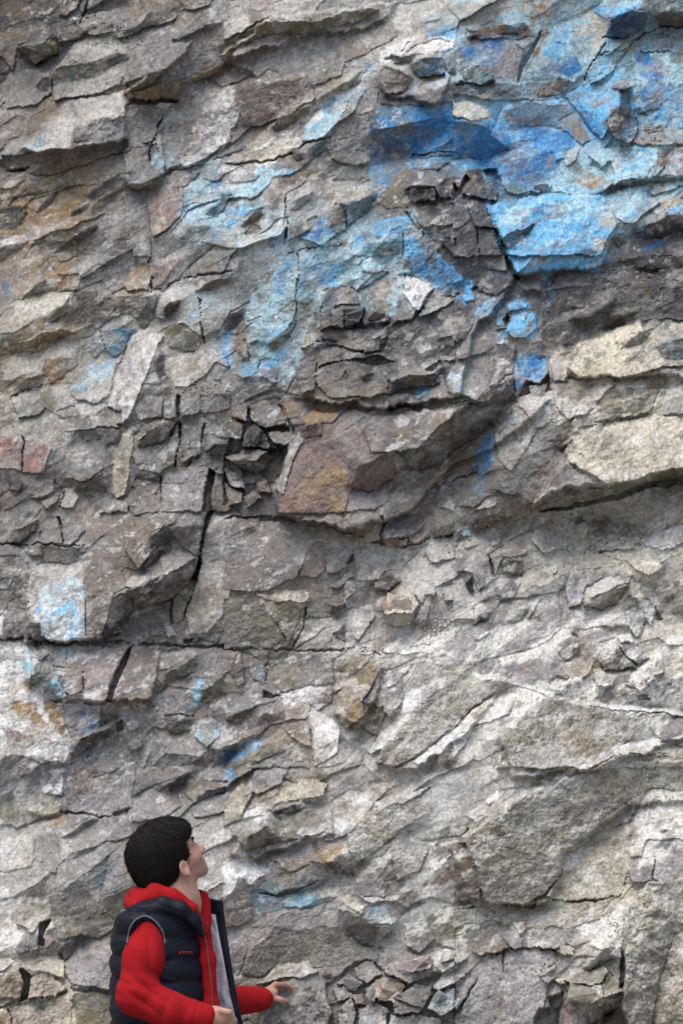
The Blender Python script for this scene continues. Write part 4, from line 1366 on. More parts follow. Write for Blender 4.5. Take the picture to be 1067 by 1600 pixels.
# photo x, y of the centre, half width, half height in px, colour, label
STONES = [
 (976, 419, 7, 5, 'w', 'white stone on the dark ledge right under the bright blue slab'),
 (932, 433, 8, 6, 'c', 'cream pointed stone on the dark ledge, left of the white stone'),
 (1016, 431, 7, 4, 'l', 'larger grey stone among the pebbles by the right edge of the dark ledge'),
 (1034, 424, 8, 4, 'p', 'pale flat stone at the right end of the dark pebbly ledge'),
 (1006, 437, 4, 3, 'w', 'small whitish pebble left of the grey stones on the dark ledge'),
 (1052, 436, 5, 3, 'p', 'small pale pebble closest to the right edge on the dark ledge'),
 (844, 292, 17, 9, 'p', 'pale grey angular stone lying under the blue wall near the cream slab'),
 (526, 492, 11, 16, 'g', 'grey angular stone leaning in the dark hollow below the pale blue face'),
 (553, 490, 15, 13, 'd', 'dark block in the hollow, right of the leaning grey stone'),
 (587, 493, 19, 10, 'd', 'dark flat stone at the right end of the hollow below the blue face'),
 (546, 919, 9, 14, 'p', 'pale upright stone wedged above the brown stone in the middle ledge'),
 (527, 941, 12, 13, 'b', 'square brown stone jutting from the middle ledge'),
 (623, 948, 27, 32, 'o', 'large brown and ochre boulder stuck in the slope'),
 (597, 913, 18, 11, 'r', 'dark reddish stone up left of the ochre boulder'),
 (908, 829, 10, 15, 'p', 'pale slab stone standing on edge among the rubble'),
 (960, 852, 27, 8, 'p', 'long flat pale stone lying on the rubble ledge'),
 (885, 1485, 13, 9, 'c', 'cream stone lying on the purple grey blocks near the dark gaps'),
 (960, 1488, 11, 8, 'w', 'whitish stone stuck beside the tall right pillar'),
 (914, 1552, 32, 23, 'v', 'big cube shaped olive grey boulder above the black gap'),
 (645, 1507, 36, 22, 'r', 'reddish grey boulder, topmost in the rubble pile'),
 (697, 1497, 15, 14, 'p', 'whitish stone right behind the reddish boulder in the rubble pile'),
 (612, 1542, 22, 17, 'o', 'rusty brown stone under the reddish boulder'),
 (640, 1562, 27, 20, 'g', 'grey boulder at the bottom of the rubble pile beside a dark gap'),
 (583, 1555, 11, 12, 'g', 'pale grey stone left of the rusty brown one'),
 (687, 1563, 22, 19, 'g', 'pale grey block at the right end of the rubble pile'),
 (549, 1537, 20, 12, 'g', 'flat grey stone left in the rubble pile'),
 (511, 1519, 8, 7, 'b', 'small brown stone resting right behind the pale rock by the hand'),
 (402, 683, 15, 20, 'd', 'dark pointed stone standing in the black cavity'),
 (412, 690, 11, 14, 'd', 'smaller dark stone leaning on the pointed one in the cavity'),
 (386, 718, 30, 9, 'g', 'flat grey stone bridging the cavity below the pointed stones'),
 (410, 762, 12, 11, 'b', 'brownish stone low in the black cavity'),
]
for i, (x, y, hw, hh, c, lab) in enumerate(STONES):
    hmax = max(hgt(x+dx, y+hh*.8) for dx in (-hw*.5, 0, hw*.5))
    p = Vector(on_cliff(np.array(float(x)), np.array(float(y)), np.array(max(hmax, hgt(x, y))-min(hw, hh)*PX*.45)))
    s = (p-Vector(CAM)).length/FPX
    o = bpy.data.objects.new('loose_stone', stone_mesh(40+i, hw*s*.92, min(hw, hh)*s, hh*s*.92, .22*PAL[c]*ALB*[1.02,1,.965]+.78*COLR[int((y-Y0)/STEP)-3:int((y-Y0)/STEP)+4, int((x-X0)/STEP)-3:int((x-X0)/STEP)+4].mean((0,1)))); COL.objects.link(o)
    o.location = p; r = random.Random(i); o.rotation_euler = (r.uniform(-.2, .2), r.uniform(-.25, .25), r.uniform(-.5, .5))
    prop(o, lab, 'stone', 'loose stones on the rock face')
# fine gravel caught on the ledges: too small to count
gr = random.Random(3); gv, gf, gc = [], [], []
def chip(p, s, col):
    b = len(gv); pts = [Vector((gr.uniform(.6, 1)*a, gr.uniform(.6, 1)*b_, gr.uniform(.5, .9)*c_)) for a, b_, c_ in
        ((1,0,0),(-1,0,0),(0,1,0),(0,-1,0),(0,0,1),(0,0,-1))]
    an = gr.uniform(0, 6.28); 
    M_ = Matrix.Rotation(an, 3, Vector((gr.gauss(0,1), gr.gauss(0,1), gr.gauss(0,1))).normalized())
    for q_ in pts: gv.append(tuple(p+M_@q_*s)); gc.append(PAL[col]*ALB*gr.uniform(.8, 1.15))
    for t_ in ((0,2,4),(2,1,4),(1,3,4),(3,0,4),(2,0,5),(1,2,5),(3,1,5),(0,3,5)): gf.append(tuple(b+k for k in t_))
for (xa, ya, xb, yb, sp, n_, smax, cols) in ((1000,195,1030,215,10,60,4.5,'gpw'),(985,215,1067,226,5,50,4,'gpwl'),(120,28,220,55,10,70,5,'bgd'),(940,424,1067,440,6,70,4,'pwgl'),
    (717,140,880,150,6,60,4,'dgl'),(205,1003,330,1005,5,40,4,'gb'),(860,812,960,822,10,60,4.5,'bgp'),(760,1050,800,1010,30,35,3.5,'gpl'),(860,1065,1040,1080,18,90,4,'pcg'),
    (640,985,720,975,14,60,5,'pcw'),(300,600,360,615,8,50,5,'g'),(560,1015,600,1018,4,30,4,'bg'),(940,1420,965,1470,12,60,4.5,'cw'),(990,1240,1060,1250,25,80,4.5,'cw'),(470,1565,720,1590,14,90,6,'gplr'),
    (830,1470,900,1560,22,60,5,'cgl'),(40,1480,75,1490,8,30,5,'gp'),(700,850,800,800,12,60,5,'pg'),(870,870,1000,840,16,60,5,'cpb')):
    for _ in range(n_):
        t_ = gr.random(); x = xa+(xb-xa)*t_+gr.gauss(0, sp*.5); y = ya+(yb-ya)*t_+gr.gauss(0, sp*.6)
        s = gr.uniform(1.2, smax)*PX*.75
        chip(rock_at(x, y, s*.35), s, gr.choice(cols))
go = bpy.data.objects.new('gravel', mesh_from('gravel', np.array(gv), np.array(gf), np.array(gc), ROCK, False)); COL.objects.link(go)
prop(go, 'small stone chips caught on the ledges of the rock face', 'gravel', kind='stuff')
# ------------------------------------------------------------------ the boy: distance fields turned into meshes
YB = 6.95                                     # the boy stands this far from the camera
def Q(px, py, dy=0.0): return np.array(at_depth(px, py, YB+dy))
def V3(*a): return np.array(a, float)
class Field:
    def __init__(s, lo, hi, vox):
        s.lo = np.array(lo, float); s.vox = vox
        s.n = np.ceil((np.array(hi)-s.lo)/vox).astype(int)+1
        s.F = np.full(s.n, 0.06, np.float32)
    def win(s, lo, hi):
        a = np.clip(np.floor((lo-s.lo)/s.vox).astype(int), 0, s.n-1); b = np.clip(np.ceil((hi-s.lo)/s.vox).astype(int)+1, 1, s.n)
        if np.any(b <= a): return None, None
        sl = tuple(slice(i, j) for i, j in zip(a, b))
        ax = [s.lo[i]+s.vox*np.arange(a[i], b[i]) for i in range(3)]
        return sl, np.stack(np.meshgrid(*ax, indexing='ij'), -1)
    def put(s, fn, lo, hi, k=.0, op='u'):
        sl, p = s.win(np.array(lo)-.035, np.array(hi)+.035)
        if sl is None: return
        d = fn(p).astype(np.float32); f = s.F[sl]
        if op == 's': d = -d; f2 = -f
        if op == 'u':
            if k > 0:
                h = np.clip(.5+.5*(f-d)/k, 0, 1); s.F[sl] = f*(1-h)+d*h-k*h*(1-h)
            else: s.F[sl] = np.minimum(f, d)
        elif op == 's':
            if k > 0:
                h = np.clip(.5-.5*(f-d)/k, 0, 1); s.F[sl] = f*(1-h)+d*h+k*h*(1-h)
            else: s.F[sl] = np.maximum(f, d)
    def cone(s, a, b, ra, rb, k=.0, op='u'):
        a, b = np.array(a, float), np.array(b, float); r = max(ra, rb)
        def fn(p):
            ab = b-a; t = np.clip(((p-a)@ab)/(ab@ab+1e-12), 0, 1)
            return np.linalg.norm(p-a-t[..., None]*ab, axis=-1)-(ra+(rb-ra)*t)
        s.put(fn, np.minimum(a, b)-r, np.maximum(a, b)+r, k, op)
    def chain(s, pts, rad, k=.0, op='u'):
        for i in range(len(pts)-1): s.cone(pts[i], pts[i+1], rad[i], rad[i+1], k, op)
    def ell(s, c, r, R=np.eye(3), k=.0, op='u'):
        c = np.array(c, float); r = np.array(r, float); m = r.max()
        def fn(p):
            q = (p-c)@R; k0 = np.linalg.norm(q/r, axis=-1); k1 = np.linalg.norm(q/(r*r), axis=-1)+1e-9
            return k0*(k0-1)/k1
        s.put(fn, c-m, c+m, k, op)
    def mesh(s, sm=0):
        F = s.F; S = F < 0; n = s.n
        c = [S[i:n[0]-1+i, j:n[1]-1+j, k:n[2]-1+k] for i in (0,1) for j in (0,1) for k in (0,1)]
        al = np.logical_and.reduce(c); an = np.logical_or.reduce(c); act = an & ~al
        I = np.argwhere(act); vid = np.full(act.shape, -1, np.int64); vid[act] = np.arange(len(I))
        val = {o: F[I[:,0]+o[0], I[:,1]+o[1], I[:,2]+o[2]] for o in [(i,j,k) for i in (0,1) for j in (0,1) for k in (0,1)]}
        acc = np.zeros((len(I), 3)); num = np.zeros(len(I))
        for o in val:
            for a in range(3):
                if o[a] == 0:
                    o2 = tuple(1 if q == a else o[q] for q in range(3))
                    f0, f1 = val[o], val[o2]; x = (f0 < 0) != (f1 < 0)
                    t = np.where(x, f0/np.where(x, f0-f1, 1), 0)
                    p = np.tile(np.array(o, float), (len(I), 1)); p[:, a] = t
                    acc[x] += p[x]; num[x] += 1
        co = s.lo+(I+acc/num[:, None])*s.vox
        quads = []
        for a in range(3):
            b, d = (a+1) % 3, (a+2) % 3
            sh = [slice(None)]*3; s0 = list(sh); s1 = list(sh); s0[a] = slice(0, n[a]-1); s1[a] = slice(1, n[a])
            A = S[tuple(s0)]; B = S[tuple(s1)]; E = np.argwhere(A != B)
            E = E[(E[:, b] > 0) & (E[:, d] > 0) & (E[:, b] < n[b]-1) & (E[:, d] < n[d]-1)]
            fl = A[E[:,0], E[:,1], E[:,2]]
            def cell(db, dd):
                X = E.copy(); X[:, b] -= db; X[:, d] -= dd; return vid[X[:,0], X[:,1], X[:,2]]
            q = np.stack([cell(1,1), cell(0,1), cell(0,0), cell(1,0)], -1)
            q = np.where(fl[:, None], q, q[:, ::-1]); quads.append(q)
        q = np.concatenate(quads); q = q[(q >= 0).all(1)]
        for _ in range(sm):
            acc = np.zeros_like(co); num = np.zeros(len(co))
            for i in range(4):
                for j in ((i+1) % 4, (i+3) % 4): np.add.at(acc, q[:, i], co[q[:, j]]); np.add.at(num, q[:, i], 1)
            co = co*.4+.6*acc/np.maximum(num, 1)[:, None]
        return co, q

def vnormals(co, q):
    n = np.cross(co[q[:,2]]-co[q[:,0]], co[q[:,3]]-co[q[:,1]]); vn = np.zeros_like(co)
    for i in range(4): np.add.at(vn, q[:, i], n)
    return vn/(np.linalg.norm(vn, axis=1, keepdims=True)+1e-12)

def simple_mat(name, col, rough=.7, bump=None, spec=.3, var=.12, vscale=30, sss=0):
    m, nt, N, L, bs = new_mat(name)
    ge = N.new('ShaderNodeNewGeometry')
    n = N.new('ShaderNodeTexNoise'); n.inputs['Scale'].default_value = vscale; n.inputs['Detail'].default_value = 4
    L.new(ge.outputs['Position'], n.inputs['Vector'])
    r = N.new('ShaderNodeMapRange'); r.inputs[1].default_value = .3; r.inputs[2].default_value = .7; r.inputs[3].default_value = 1-var; r.inputs[4].default_value = 1+var
    L.new(n.outputs['Fac'], r.inputs[0])
    vm = N.new('ShaderNodeVectorMath'); vm.operation = 'SCALE'; vm.inputs[0].default_value = col; L.new(r.outputs[0], vm.inputs['Scale'])
    L.new(vm.outputs[0], bs.inputs['Base Color'])
    bs.inputs['Roughness'].default_value = rough; bs.inputs['Specular IOR Level'].default_value = spec
    if sss: bs.inputs['Subsurface Weight'].default_value = sss; bs.inputs['Subsurface Radius'].default_value = (.012, .005, .003)
    if bump:
        n3 = N.new('ShaderNodeTexNoise'); n3.inputs['Scale'].default_value = bump[0]; n3.inputs['Detail'].default_value = 4
        L.new(ge.outputs['Position'], n3.inputs['Vector'])
        bu = N.new('ShaderNodeBump'); bu.inputs['Strength'].default_value = bump[1]; bu.inputs['Distance'].default_value = bump[2]
        L.new(n3.outputs['Fac'], bu.inputs['Height']); L.new(bu.outputs[0], bs.inputs['Normal'])
    return m
M_SKIN = simple_mat('skin', (.45, .245, .170), .55, (160, .2, .003), .35, .17, 26, .10)
M_RED = simple_mat('red_fleece', (.31, .010, .012), .95, (420, .35, .003), .12, .10, 60)
M_NAVY = simple_mat('navy_nylon', (.0065, .0075, .014), .6, (55, .35, .005), .22, .15, 25)
M_LINE = simple_mat('lilac_lining', (.40, .36, .40), .5, (40, .7, .008), .4, .08, 25)
M_HAIR = simple_mat('black_hair', (.018, .0135, .0115), .7, None, .16, .35, 220)
M_TRIM = simple_mat('grey_piping', (.13, .135, .145), .7, None, .3, .1, 60)
M_DENIM = simple_mat('dark_denim', (.02, .025, .045), .85, (300, .3, .003), .2, .15, 40)
M_SHOE = simple_mat('dark_leather', (.02, .02, .022), .6, None, .3, .15, 40)
M_ZIP = simple_mat('zip_metal', (.10, .08, .06), .45, None, .5, .1, 80)
M_MARK = simple_mat('red_print', (.16, .010, .016), .7, None, .3, .1, 80)
M_EYE = simple_mat('eye_white', (.5, .48, .46), .25, None, .5, .03, 80)
M_IRIS = simple_mat('brown_iris', (.02, .012, .008), .2, None, .5, .1, 80)
M_LIP = None

FEET = Q(262, 1640, 0); ROOT = Vector((float(FEET[0]), YB, 0.0))
person = bpy.data.objects.new('person', None); COL.objects.link(person); person.location = ROOT
prop(person, 'boy in red hooded top and navy quilted vest looking up at the rock face', 'person')
def child(name, co, q, mat, parent=person, smooth=True):
    me = mesh_from(name, co-np.array(ROOT), q, None, mat, smooth)
    o = bpy.data.objects.new(name, me); COL.objects.link(o); o.parent = parent; return o

# head frame: +x out of the face, +z crown
def rotm(pitch, yaw, roll=0):
    cp, sp, cy_, sy_ = math.cos(pitch), math.sin(pitch), math.cos(yaw), math.sin(yaw)
    Rp = np.array([[cp, 0, -sp], [0, 1, 0], [sp, 0, cp]]); Ry = np.array([[cy_, -sy_, 0], [sy_, cy_, 0], [0, 0, 1]])
    cr, sr = math.cos(roll), math.sin(roll); Rr = np.array([[1, 0, 0], [0, cr, -sr], [0, sr, cr]])
    return Ry@Rp@Rr
HR = rotm(math.radians(29), math.radians(22)); HC = Q(257, 1331, -.01)
def hp(x, y, z): return HC + HR@np.array([x, y, z])

tip = rock_at(458, 1546); TD = tip.y-YB-.012
tip2 = rock_at(449, 1566); TD2 = tip2.y-YB-.012
NECK = Q(277, 1412, .0)
# ---- body: one surface, head to feet
B = Field(Q(170, 1270, 0)*[1,0,0]+[0, YB-.34, 0.02], [Q(475, 1600, .3)[0]+.03, YB+max(TD, TD2)+.06, Q(250, 1270)[2]+.03], .0042)
B.ell(hp(-.006, 0, .006), (.092, .074, .086), HR)
B.ell(hp(.036, 0, -.050), (.056, .055, .066), HR, k=.03)
B.ell(hp(.060, 0, -.086), (.034, .036, .030), HR, k=.02)                       # jaw front
B.ell(hp(.078, 0, -.108), (.018, .020, .016), HR, k=.016)                      # chin
for sy in (-1, 1):
    B.ell(hp(.058, sy*.036, -.052), (.028, .022, .024), HR, k=.016)            # cheek
    B.cone(hp(.084, sy*.014, -.006), hp(.070, sy*.048, -.010), .009, .007, k=.012)   # brow
    B.ell(hp(.087, sy*.030, -.026), (.014, .015, .010), HR, k=.010, op='s')    # socket
    B.ell(hp(.0735, sy*.030, -.026), (.012, .014, .012), HR, k=.003)           # lids
B.cone(hp(.086, 0, -.016), hp(.103, 0, -.050), .007, .0095, k=.010)            # nose bridge to tip
B.ell(hp(.108, 0, -.051), (.010, .010, .009), HR, k=.006)
for sy in (-1, 1): B.ell(hp(.098, sy*.010, -.055), (.009, .007, .007), HR, k=.005)
B.ell(hp(.092, 0, -.077), (.009, .020, .0055), HR, k=.004)                     # upper lip
B.ell(hp(.090, 0, -.0885), (.009, .017, .0060), HR, k=.004)                    # lower lip
B.cone(hp(.104, -.018, -.0825), hp(.104, .018, -.0825), .003, .003, k=.003, op='s')
for sy in (-1, 1):                                                             # ears
    B.ell(hp(.010, sy*.078, -.060), (.018, .008, .027), HR@rotm(-.2, sy*-.35), k=.006)
    B.ell(hp(.014, sy*.087, -.057), (.0095, .010, .0165), HR@rotm(-.2, sy*-.35), k=.003, op='s')
    B.ell(hp(.014, sy*.078, -.082), (.008, .006, .008), HR, k=.005)
B.cone(hp(-.022, 0, -.050), NECK, .052, .052, k=.02)
B.cone(hp(.008, 0, -.075), NECK+[.012, 0, 0], .040, .048, k=.02)
CH = Q(258, 1490); WA = Q(258, 1580); PE = Q(258, 1660)
RS = Q(236, 1465, -.10); RE = Q(213, 1560, -.19); RW = Q(322, 1589, -.205)
LS = Q(280, 1465, .10); LE = Q(330, 1570, .20); LW = Q(411, 1557, TD*.86)
B.chain([NECK, CH, WA, PE], [.06, .085, .08, .085], k=.05)
B.chain([NECK, RS, RE, RW], [.04, .032, .03, .025], k=.02)
B.chain([NECK, LS, LE, Q(378, 1563, TD*.80), LW], [.04, .032, .028, .024, .024], k=.02)
# left hand, spread on the rock: palm, four fingers, thumb
pal = Q(421, 1551, TD*.92)
B.ell(pal, (.026, .030, .019), rotm(.25, .75), k=.014)
def finger(F, pts, r0, r1, nail=None): F.chain(pts, list(np.linspace(r0, r1, len(pts))), k=.004)
finger(B, [Q(419, 1547, TD*.90), Q(430, 1538, TD*.91), Q(445, 1538, TD*.955), Q(457, 1544, TD)], .0095, .0068)
finger(B, [Q(421, 1548, TD*.94), Q(432, 1540, TD*.97), Q(446, 1541, TD*1.0), Q(455, 1549, TD+.012)], .0095, .0068)
finger(B, [Q(421, 1550, TD*.97), Q(431, 1544, TD*1.0), Q(442, 1546, TD*1.03), Q(449, 1553, TD+.02)], .009, .0065)
finger(B, [Q(421, 1553, TD*.99), Q(429, 1550, TD*1.03), Q(437, 1552, TD*1.06)], .0085, .006)
finger(B, [Q(418, 1556, TD*.89), Q(427, 1559, TD*.89), Q(438, 1562, TD2*.94), Q(449, 1565, TD2)], .0125, .0075)
# right hand, closed on the hem of the vest
B.ell(Q(339, 1588, -.205), (.040, .022, .029), rotm(-.35, .1), k=.016)
for i, (ky, kd) in enumerate(((1578, -.222), (1584, -.212), (1590, -.20), (1597, -.188))):
    L_ = 1.0-.08*abs(i-1)
    finger(B, [Q(345, ky+1, kd), Q(355+3*L_, ky+4, kd-.004), Q(362+5*L_, ky+17, kd+.010), Q(357, ky+27, kd+.024)], .0105, .0078)
finger(B, [Q(338, 1592, -.19), Q(352, 1596, -.165), Q(364, 1604, -.155)], .0125, .0085)
# legs
for hx, dy in ((248, -.085), (268, .085)):
    hipj = Q(hx+6, 1665, dy); hipj = V3(hipj[0], YB+dy, hipj[2])
    knee = V3(hipj[0]+.02, YB+dy, .42); ank = V3(hipj[0]-.005, YB+dy, .085)
    B.chain([hipj, knee, ank], [.078, .05, .035], k=.03)
    B.cone(ank, ank+[.13, 0, -.045], .032, .026, k=.02)
co, q = B.mesh(1); body = child('body', co, q, M_SKIN)
for sy in (-1, 1):
    E = Field(hp(.07, sy*.03, -.026)-.02, hp(.07, sy*.03, -.026)+.02, .0015)
    E.ell(hp(.0755, sy*.030, -.0262), (.0115, .0115, .0065), HR)
    eo, eq = E.mesh(); ey = child('eye', eo, eq, M_EYE, body)
    E = Field(hp(.08, sy*.03, -.026)-.015, hp(.08, sy*.03, -.026)+.015, .0012)
    E.ell(hp(.0845, sy*.030, -.0252), (.0035, .0055, .0055), HR)
    eo, eq = E.mesh(); child('iris', eo, eq, M_IRIS, body)
    E = Field(hp(.08, sy*.034, 0)-.04, hp(.08, sy*.034, 0)+.04, .0016)
    E.chain([hp(.0925, sy*.016, -.008), hp(.0885, sy*.032, -.001), hp(.076, sy*.050, -.008)], [.0032, .0035, .0018])
    eo, eq = E.mesh(); child('eyebrow', eo, eq, M_HAIR, body)

# ---- hair: a close cap with locks lying on it
Hf = Field(HC-.16, HC+.16, .004)
Hf.ell(hp(-.012, 0, .008), (.104, .086, .091), HR)
Hf.ell(hp(-.046, 0, -.040), (.066, .070, .070), HR, k=.03)
Hf.ell(hp(.046, 0, .034), (.050, .064, .042), HR, k=.03)
def cutbox(x0, x1, z0, z1, k=.012, ang=0.0):
    def fn(p):
        l = (p-HC)@HR; x = l[..., 0]; z = l[..., 2]-ang*(x-x0)
        return np.maximum(np.maximum(x0-x, x-x1), np.maximum(z0-z, z-z1))
    Hf.put(fn, HC-.2, HC+.2, k, 's')
cutbox(.053, .3, -.3, .004, .010, .30)
cutbox(-.004, .3, -.3, -.062, .010)
cutbox(-.3, .3, -.3, -.100, .02, -.25)
for sy in (-1, 1): Hf.ell(hp(.012, sy*.088, -.062), (.021, .022, .026), HR, k=.008, op='s')
co, q = Hf.mesh(3); vn = vnormals(co, q)
l = (co-HC)@HR
hair = child('hair', co, q, M_HAIR)
# locks: thin tapered tubes running from the crown over the cap
hr = random.Random(5); lv, lf = [], []
from mathutils.kdtree import KDTree
kd = KDTree(len(co))
for i, c in enumerate(co): kd.insert(c, i)
kd.balance()
crown = hp(-.055, 0, .085)
outer = [i for i in range(len(co)) if np.dot(vn[i], co[i]-HC) > .03]
for s_ in range(5200):
    i = hr.choice(outer); p = co[i].copy(); n = vn[i]
    fl = p-crown; fl = fl-n*(fl@n); fl = fl/(np.linalg.norm(fl)+1e-6)
    fl = fl + np.array([hr.gauss(0, .4), hr.gauss(0, .4), hr.gauss(0, .4)-.15])
    pts = []; L_ = hr.uniform(.016, .046); lift = hr.uniform(.0003, .0040)*(2.0 if hr.random() < .2 else 1); r0 = hr.uniform(.0006, .0015)
    for k in range(5):
        c_, j, d_ = kd.find(p); nn = vn[j]
        pts.append(np.array(c_)+nn*(lift*(.3+k*.28) if k < 4 else lift*1.5))
        fl = fl-nn*(fl@nn); fl = fl/(np.linalg.norm(fl)+1e-6); p = np.array(c_)+fl*L_/4
    b0 = len(lv)
    for k, pt in enumerate(pts):
        t_ = pts[min(k+1, 4)]-pts[max(k-1, 0)]; t_ = t_/(np.linalg.norm(t_)+1e-9)
        u_ = np.cross(t_, n); u_ = u_/(np.linalg.norm(u_)+1e-9); w2 = np.cross(u_, t_)
        r = r0*(1.0, 1.1, .9, .6, .1)[k]
        for a in range(3): lv.append(pt+(u_*math.cos(a*2.094)+w2*math.sin(a*2.094))*r)
    for k in range(4):
        for a in range(3): lf.append((b0+k*3+a, b0+k*3+(a+1) % 3, b0+k*3+3+(a+1) % 3, b0+k*3+3+a))
lk = child('lock', np.array(lv), np.array(lf), M_HAIR, hair); lk.name = 'hair_locks'; lk['kind'] = 'stuff'

# ---- torso of cloth: stacked ellipses, turned a little towards the camera
YAW = math.radians(-24)
def torso_fn(rows, puff):
    zs = np.array([Q(0, r[0])[2] for r in rows])[::-1]; xs = np.array([Q(r[1], r[0])[0] for r in rows])[::-1]
    ra = np.array([r[2] for r in rows])[::-1]; rb = np.array([r[3] for r in rows])[::-1]
    def fn(p):
        z = p[..., 2]; cx_ = np.interp(z, zs, xs); a = np.interp(z, zs, ra); b = np.interp(z, zs, rb)
        dx = p[..., 0]-cx_; dy = p[..., 1]-YB
        u = dx*math.cos(YAW)+dy*math.sin(YAW); v = -dx*math.sin(YAW)+dy*math.cos(YAW)
        k0 = np.sqrt((u/a)**2+(v/b)**2)
        d = (k0-1)*np.minimum(a, b)*.95
        d = np.maximum(d, np.maximum(zs[0]-z, z-zs[-1]))
        return d - puff(p, u, v)
    return fn
def nopuff(p, u, v): return 0.0
def put_torso(F, rows, puff, k=.02):
    F.put(torso_fn(rows, puff), V3(Q(150, 1600)[0], YB-.3, Q(0, rows[-1][0])[2]), V3(Q(390, 1600)[0], YB+.3, Q(0, rows[0][0])[2]), k)

# hoodie: body, sleeves, collar, hood lying on the back
Hd = Field([Q(170, 1600)[0], YB-.30, Q(0, 1720)[2]], [Q(420, 1600, .3)[0]+.02, YB+max(TD, .25)+.06, Q(0, 1375)[2]], .0044)
put_torso(Hd, [(1405, 268, .06, .075), (1425, 263, .09, .13), (1450, 260, .105, .150), (1500, 259, .112, .15), (1560, 260, .115, .148), (1620, 260, .115, .148), (1690, 258, .118, .15)], nopuff)
Hd.chain([Q(232, 1459, -.125), Q(224, 1498, -.160), Q(214, 1552, -.180)], [.050, .056, .054], k=.025)
Hd.chain([Q(214, 1556, -.180), Q(262, 1577, -.195), Q(321, 1590, -.205)], [.060, .051, .040], k=.02)
Hd.chain([Q(285, 1446, .11), Q(315, 1510, .17), LE], [.06, .055, .047], k=.02)
Hd.chain([LE, Q(378, 1563, TD*.80), Q(408, 1561, TD*.86)], [.047, .041, .038], k=.015)
hood = [Q(318, 1452, -.075), Q(298, 1420, -.105), Q(270, 1402, -.108), Q(242, 1399, -.085), Q(219, 1408, -.03), Q(216, 1408, .04), Q(238, 1402, .09), Q(275, 1402, .10), Q(306, 1402, .075), Q(318, 1412, .05), Q(321, 1452, .02)]
Hd.chain(hood, [.016, .019, .023, .030, .034, .036, .034, .026, .020, .016, .016], k=.02)
Hd.ell(Q(219, 1414, -.01), (.040, .125, .046), k=.025)
Hd.chain([Q(306, 1393, .065), Q(319, 1399, .05), Q(322, 1412, .045), Q(324, 1440, .03)], [.010, .010, .012, .014], k=.012)
Hd.chain([Q(318, 1450, -.05), Q(325, 1500, -.055), Q(330, 1570, -.06), Q(331, 1640, -.06)], [.02, .022, .022, .022], k=.02)
Hd.ell(Q(284, 1398, -.005), (.052, .060, .075), rotm(.3, 0), k=.012, op='s')     # neck opening
Hd.put(lambda p: np.linalg.norm(p-Q(337, 1594, -.207), axis=-1)-.024, Q(337, 1594, -.207)-.03, Q(337, 1594, -.207)+.03, .004, 's')
co, q = Hd.mesh(4); vn = vnormals(co, q)
# folds: deep at the elbow and cuffs, faint elsewhere
def folds(co, vn, centre, rad, dirv, freq, amp, ph=0.0):
    dl = co-centre; w = np.exp(-(np.linalg.norm(dl, axis=1)/rad)**2)
    s_ = dl@(np.array(dirv)/np.linalg.norm(dirv)); cr = np.cross(dl, dirv)
    return vn*(w*amp*1.3*(2*np.abs(np.sin(.5*freq*s_+ph+1.1*np.sin(17*dl[:,2]+9*dl[:,0])))-1.1))[:, None]
d_ = folds(co, vn, Q(232, 1546, -.25), .055, (.75, 0, 1), 120, .0062)
d_ += folds(co, vn, Q(205, 1545, -.2), .045, (.2, 0, 1), 130, .0030, 2.0)
d_ += folds(co, vn, Q(268, 1578, -.25), .05, (1, 0, -.9), 105, .0030, 1.0)
d_ += folds(co, vn, Q(238, 1490, -.23), .06, (1, 0, -.35), 75, .0040, .4)
d_ += folds(co, vn, Q(395, 1561, TD*.84), .05, (1, 0, .3), 120, .0022)
d_ += folds(co, vn, Q(225, 1405, -.06), .07, (.5, 0, 1), 95, .0045, .8)
d_ += folds(co, vn, Q(285, 1412, -.1), .05, (-.5, 0, 1), 120, .0022)
d_ += vn*(.0010*np.sin(61*co[:,0]+2.5*np.sin(23*co[:,2]))*np.sin(47*co[:,2]+25*co[:,0]))[:, None]
for cx_, cy_, cd_ in ((307, 1587, -.203),):
    ax_ = Q(321, 1590, -.205)-Q(290, 1583, -.2); ax_ /= np.linalg.norm(ax_); t_ = (co-Q(cx_, cy_, cd_))@ax_
    near = np.linalg.norm(co-Q(cx_, cy_, cd_), axis=1) < .075
    d_ -= vn*(near*.0035*np.exp(-(t_/.003)**2))[:, None]
hoodie = child('hoodie', co+d_, q, M_RED)
# cuff seams and the zip
def tube(name, pts, r, mat, parent, sides=6):
    pts = [np.array(p) for p in pts]; v, f = [], []
    for k, pt in enumerate(pts):
        t_ = pts[min(k+1, len(pts)-1)]-pts[max(k-1, 0)]; t_ = t_/(np.linalg.norm(t_)+1e-9)
        u_ = np.cross(t_, [0.3, 1, .2]); u_ /= np.linalg.norm(u_)+1e-9; w2 = np.cross(t_, u_)
        for a in range(sides): v.append(pt+(u_*math.cos(a*6.2832/sides)+w2*math.sin(a*6.2832/sides))*r)
    for k in range(len(pts)-1):
        for a in range(sides): f.append((k*sides+a, k*sides+(a+1) % sides, (k+1)*sides+(a+1) % sides, (k+1)*sides+a))
    return child(name, np.array(v), np.array(f), mat, parent)
def smooth_path(pts, n=8):
    pts = [np.array(p) for p in pts]; out = []
    for i in range(len(pts)-1):
        p0, p1, p2, p3 = pts[max(i-1, 0)], pts[i], pts[i+1], pts[min(i+2, len(pts)-1)]
        for k in range(n):
            t = k/n; out.append(.5*((2*p1)+(p2-p0)*t+(2*p0-5*p1+4*p2-p3)*t*t+(3*p1-p0-3*p2+p3)*t**3))
    return out+[pts[-1]]
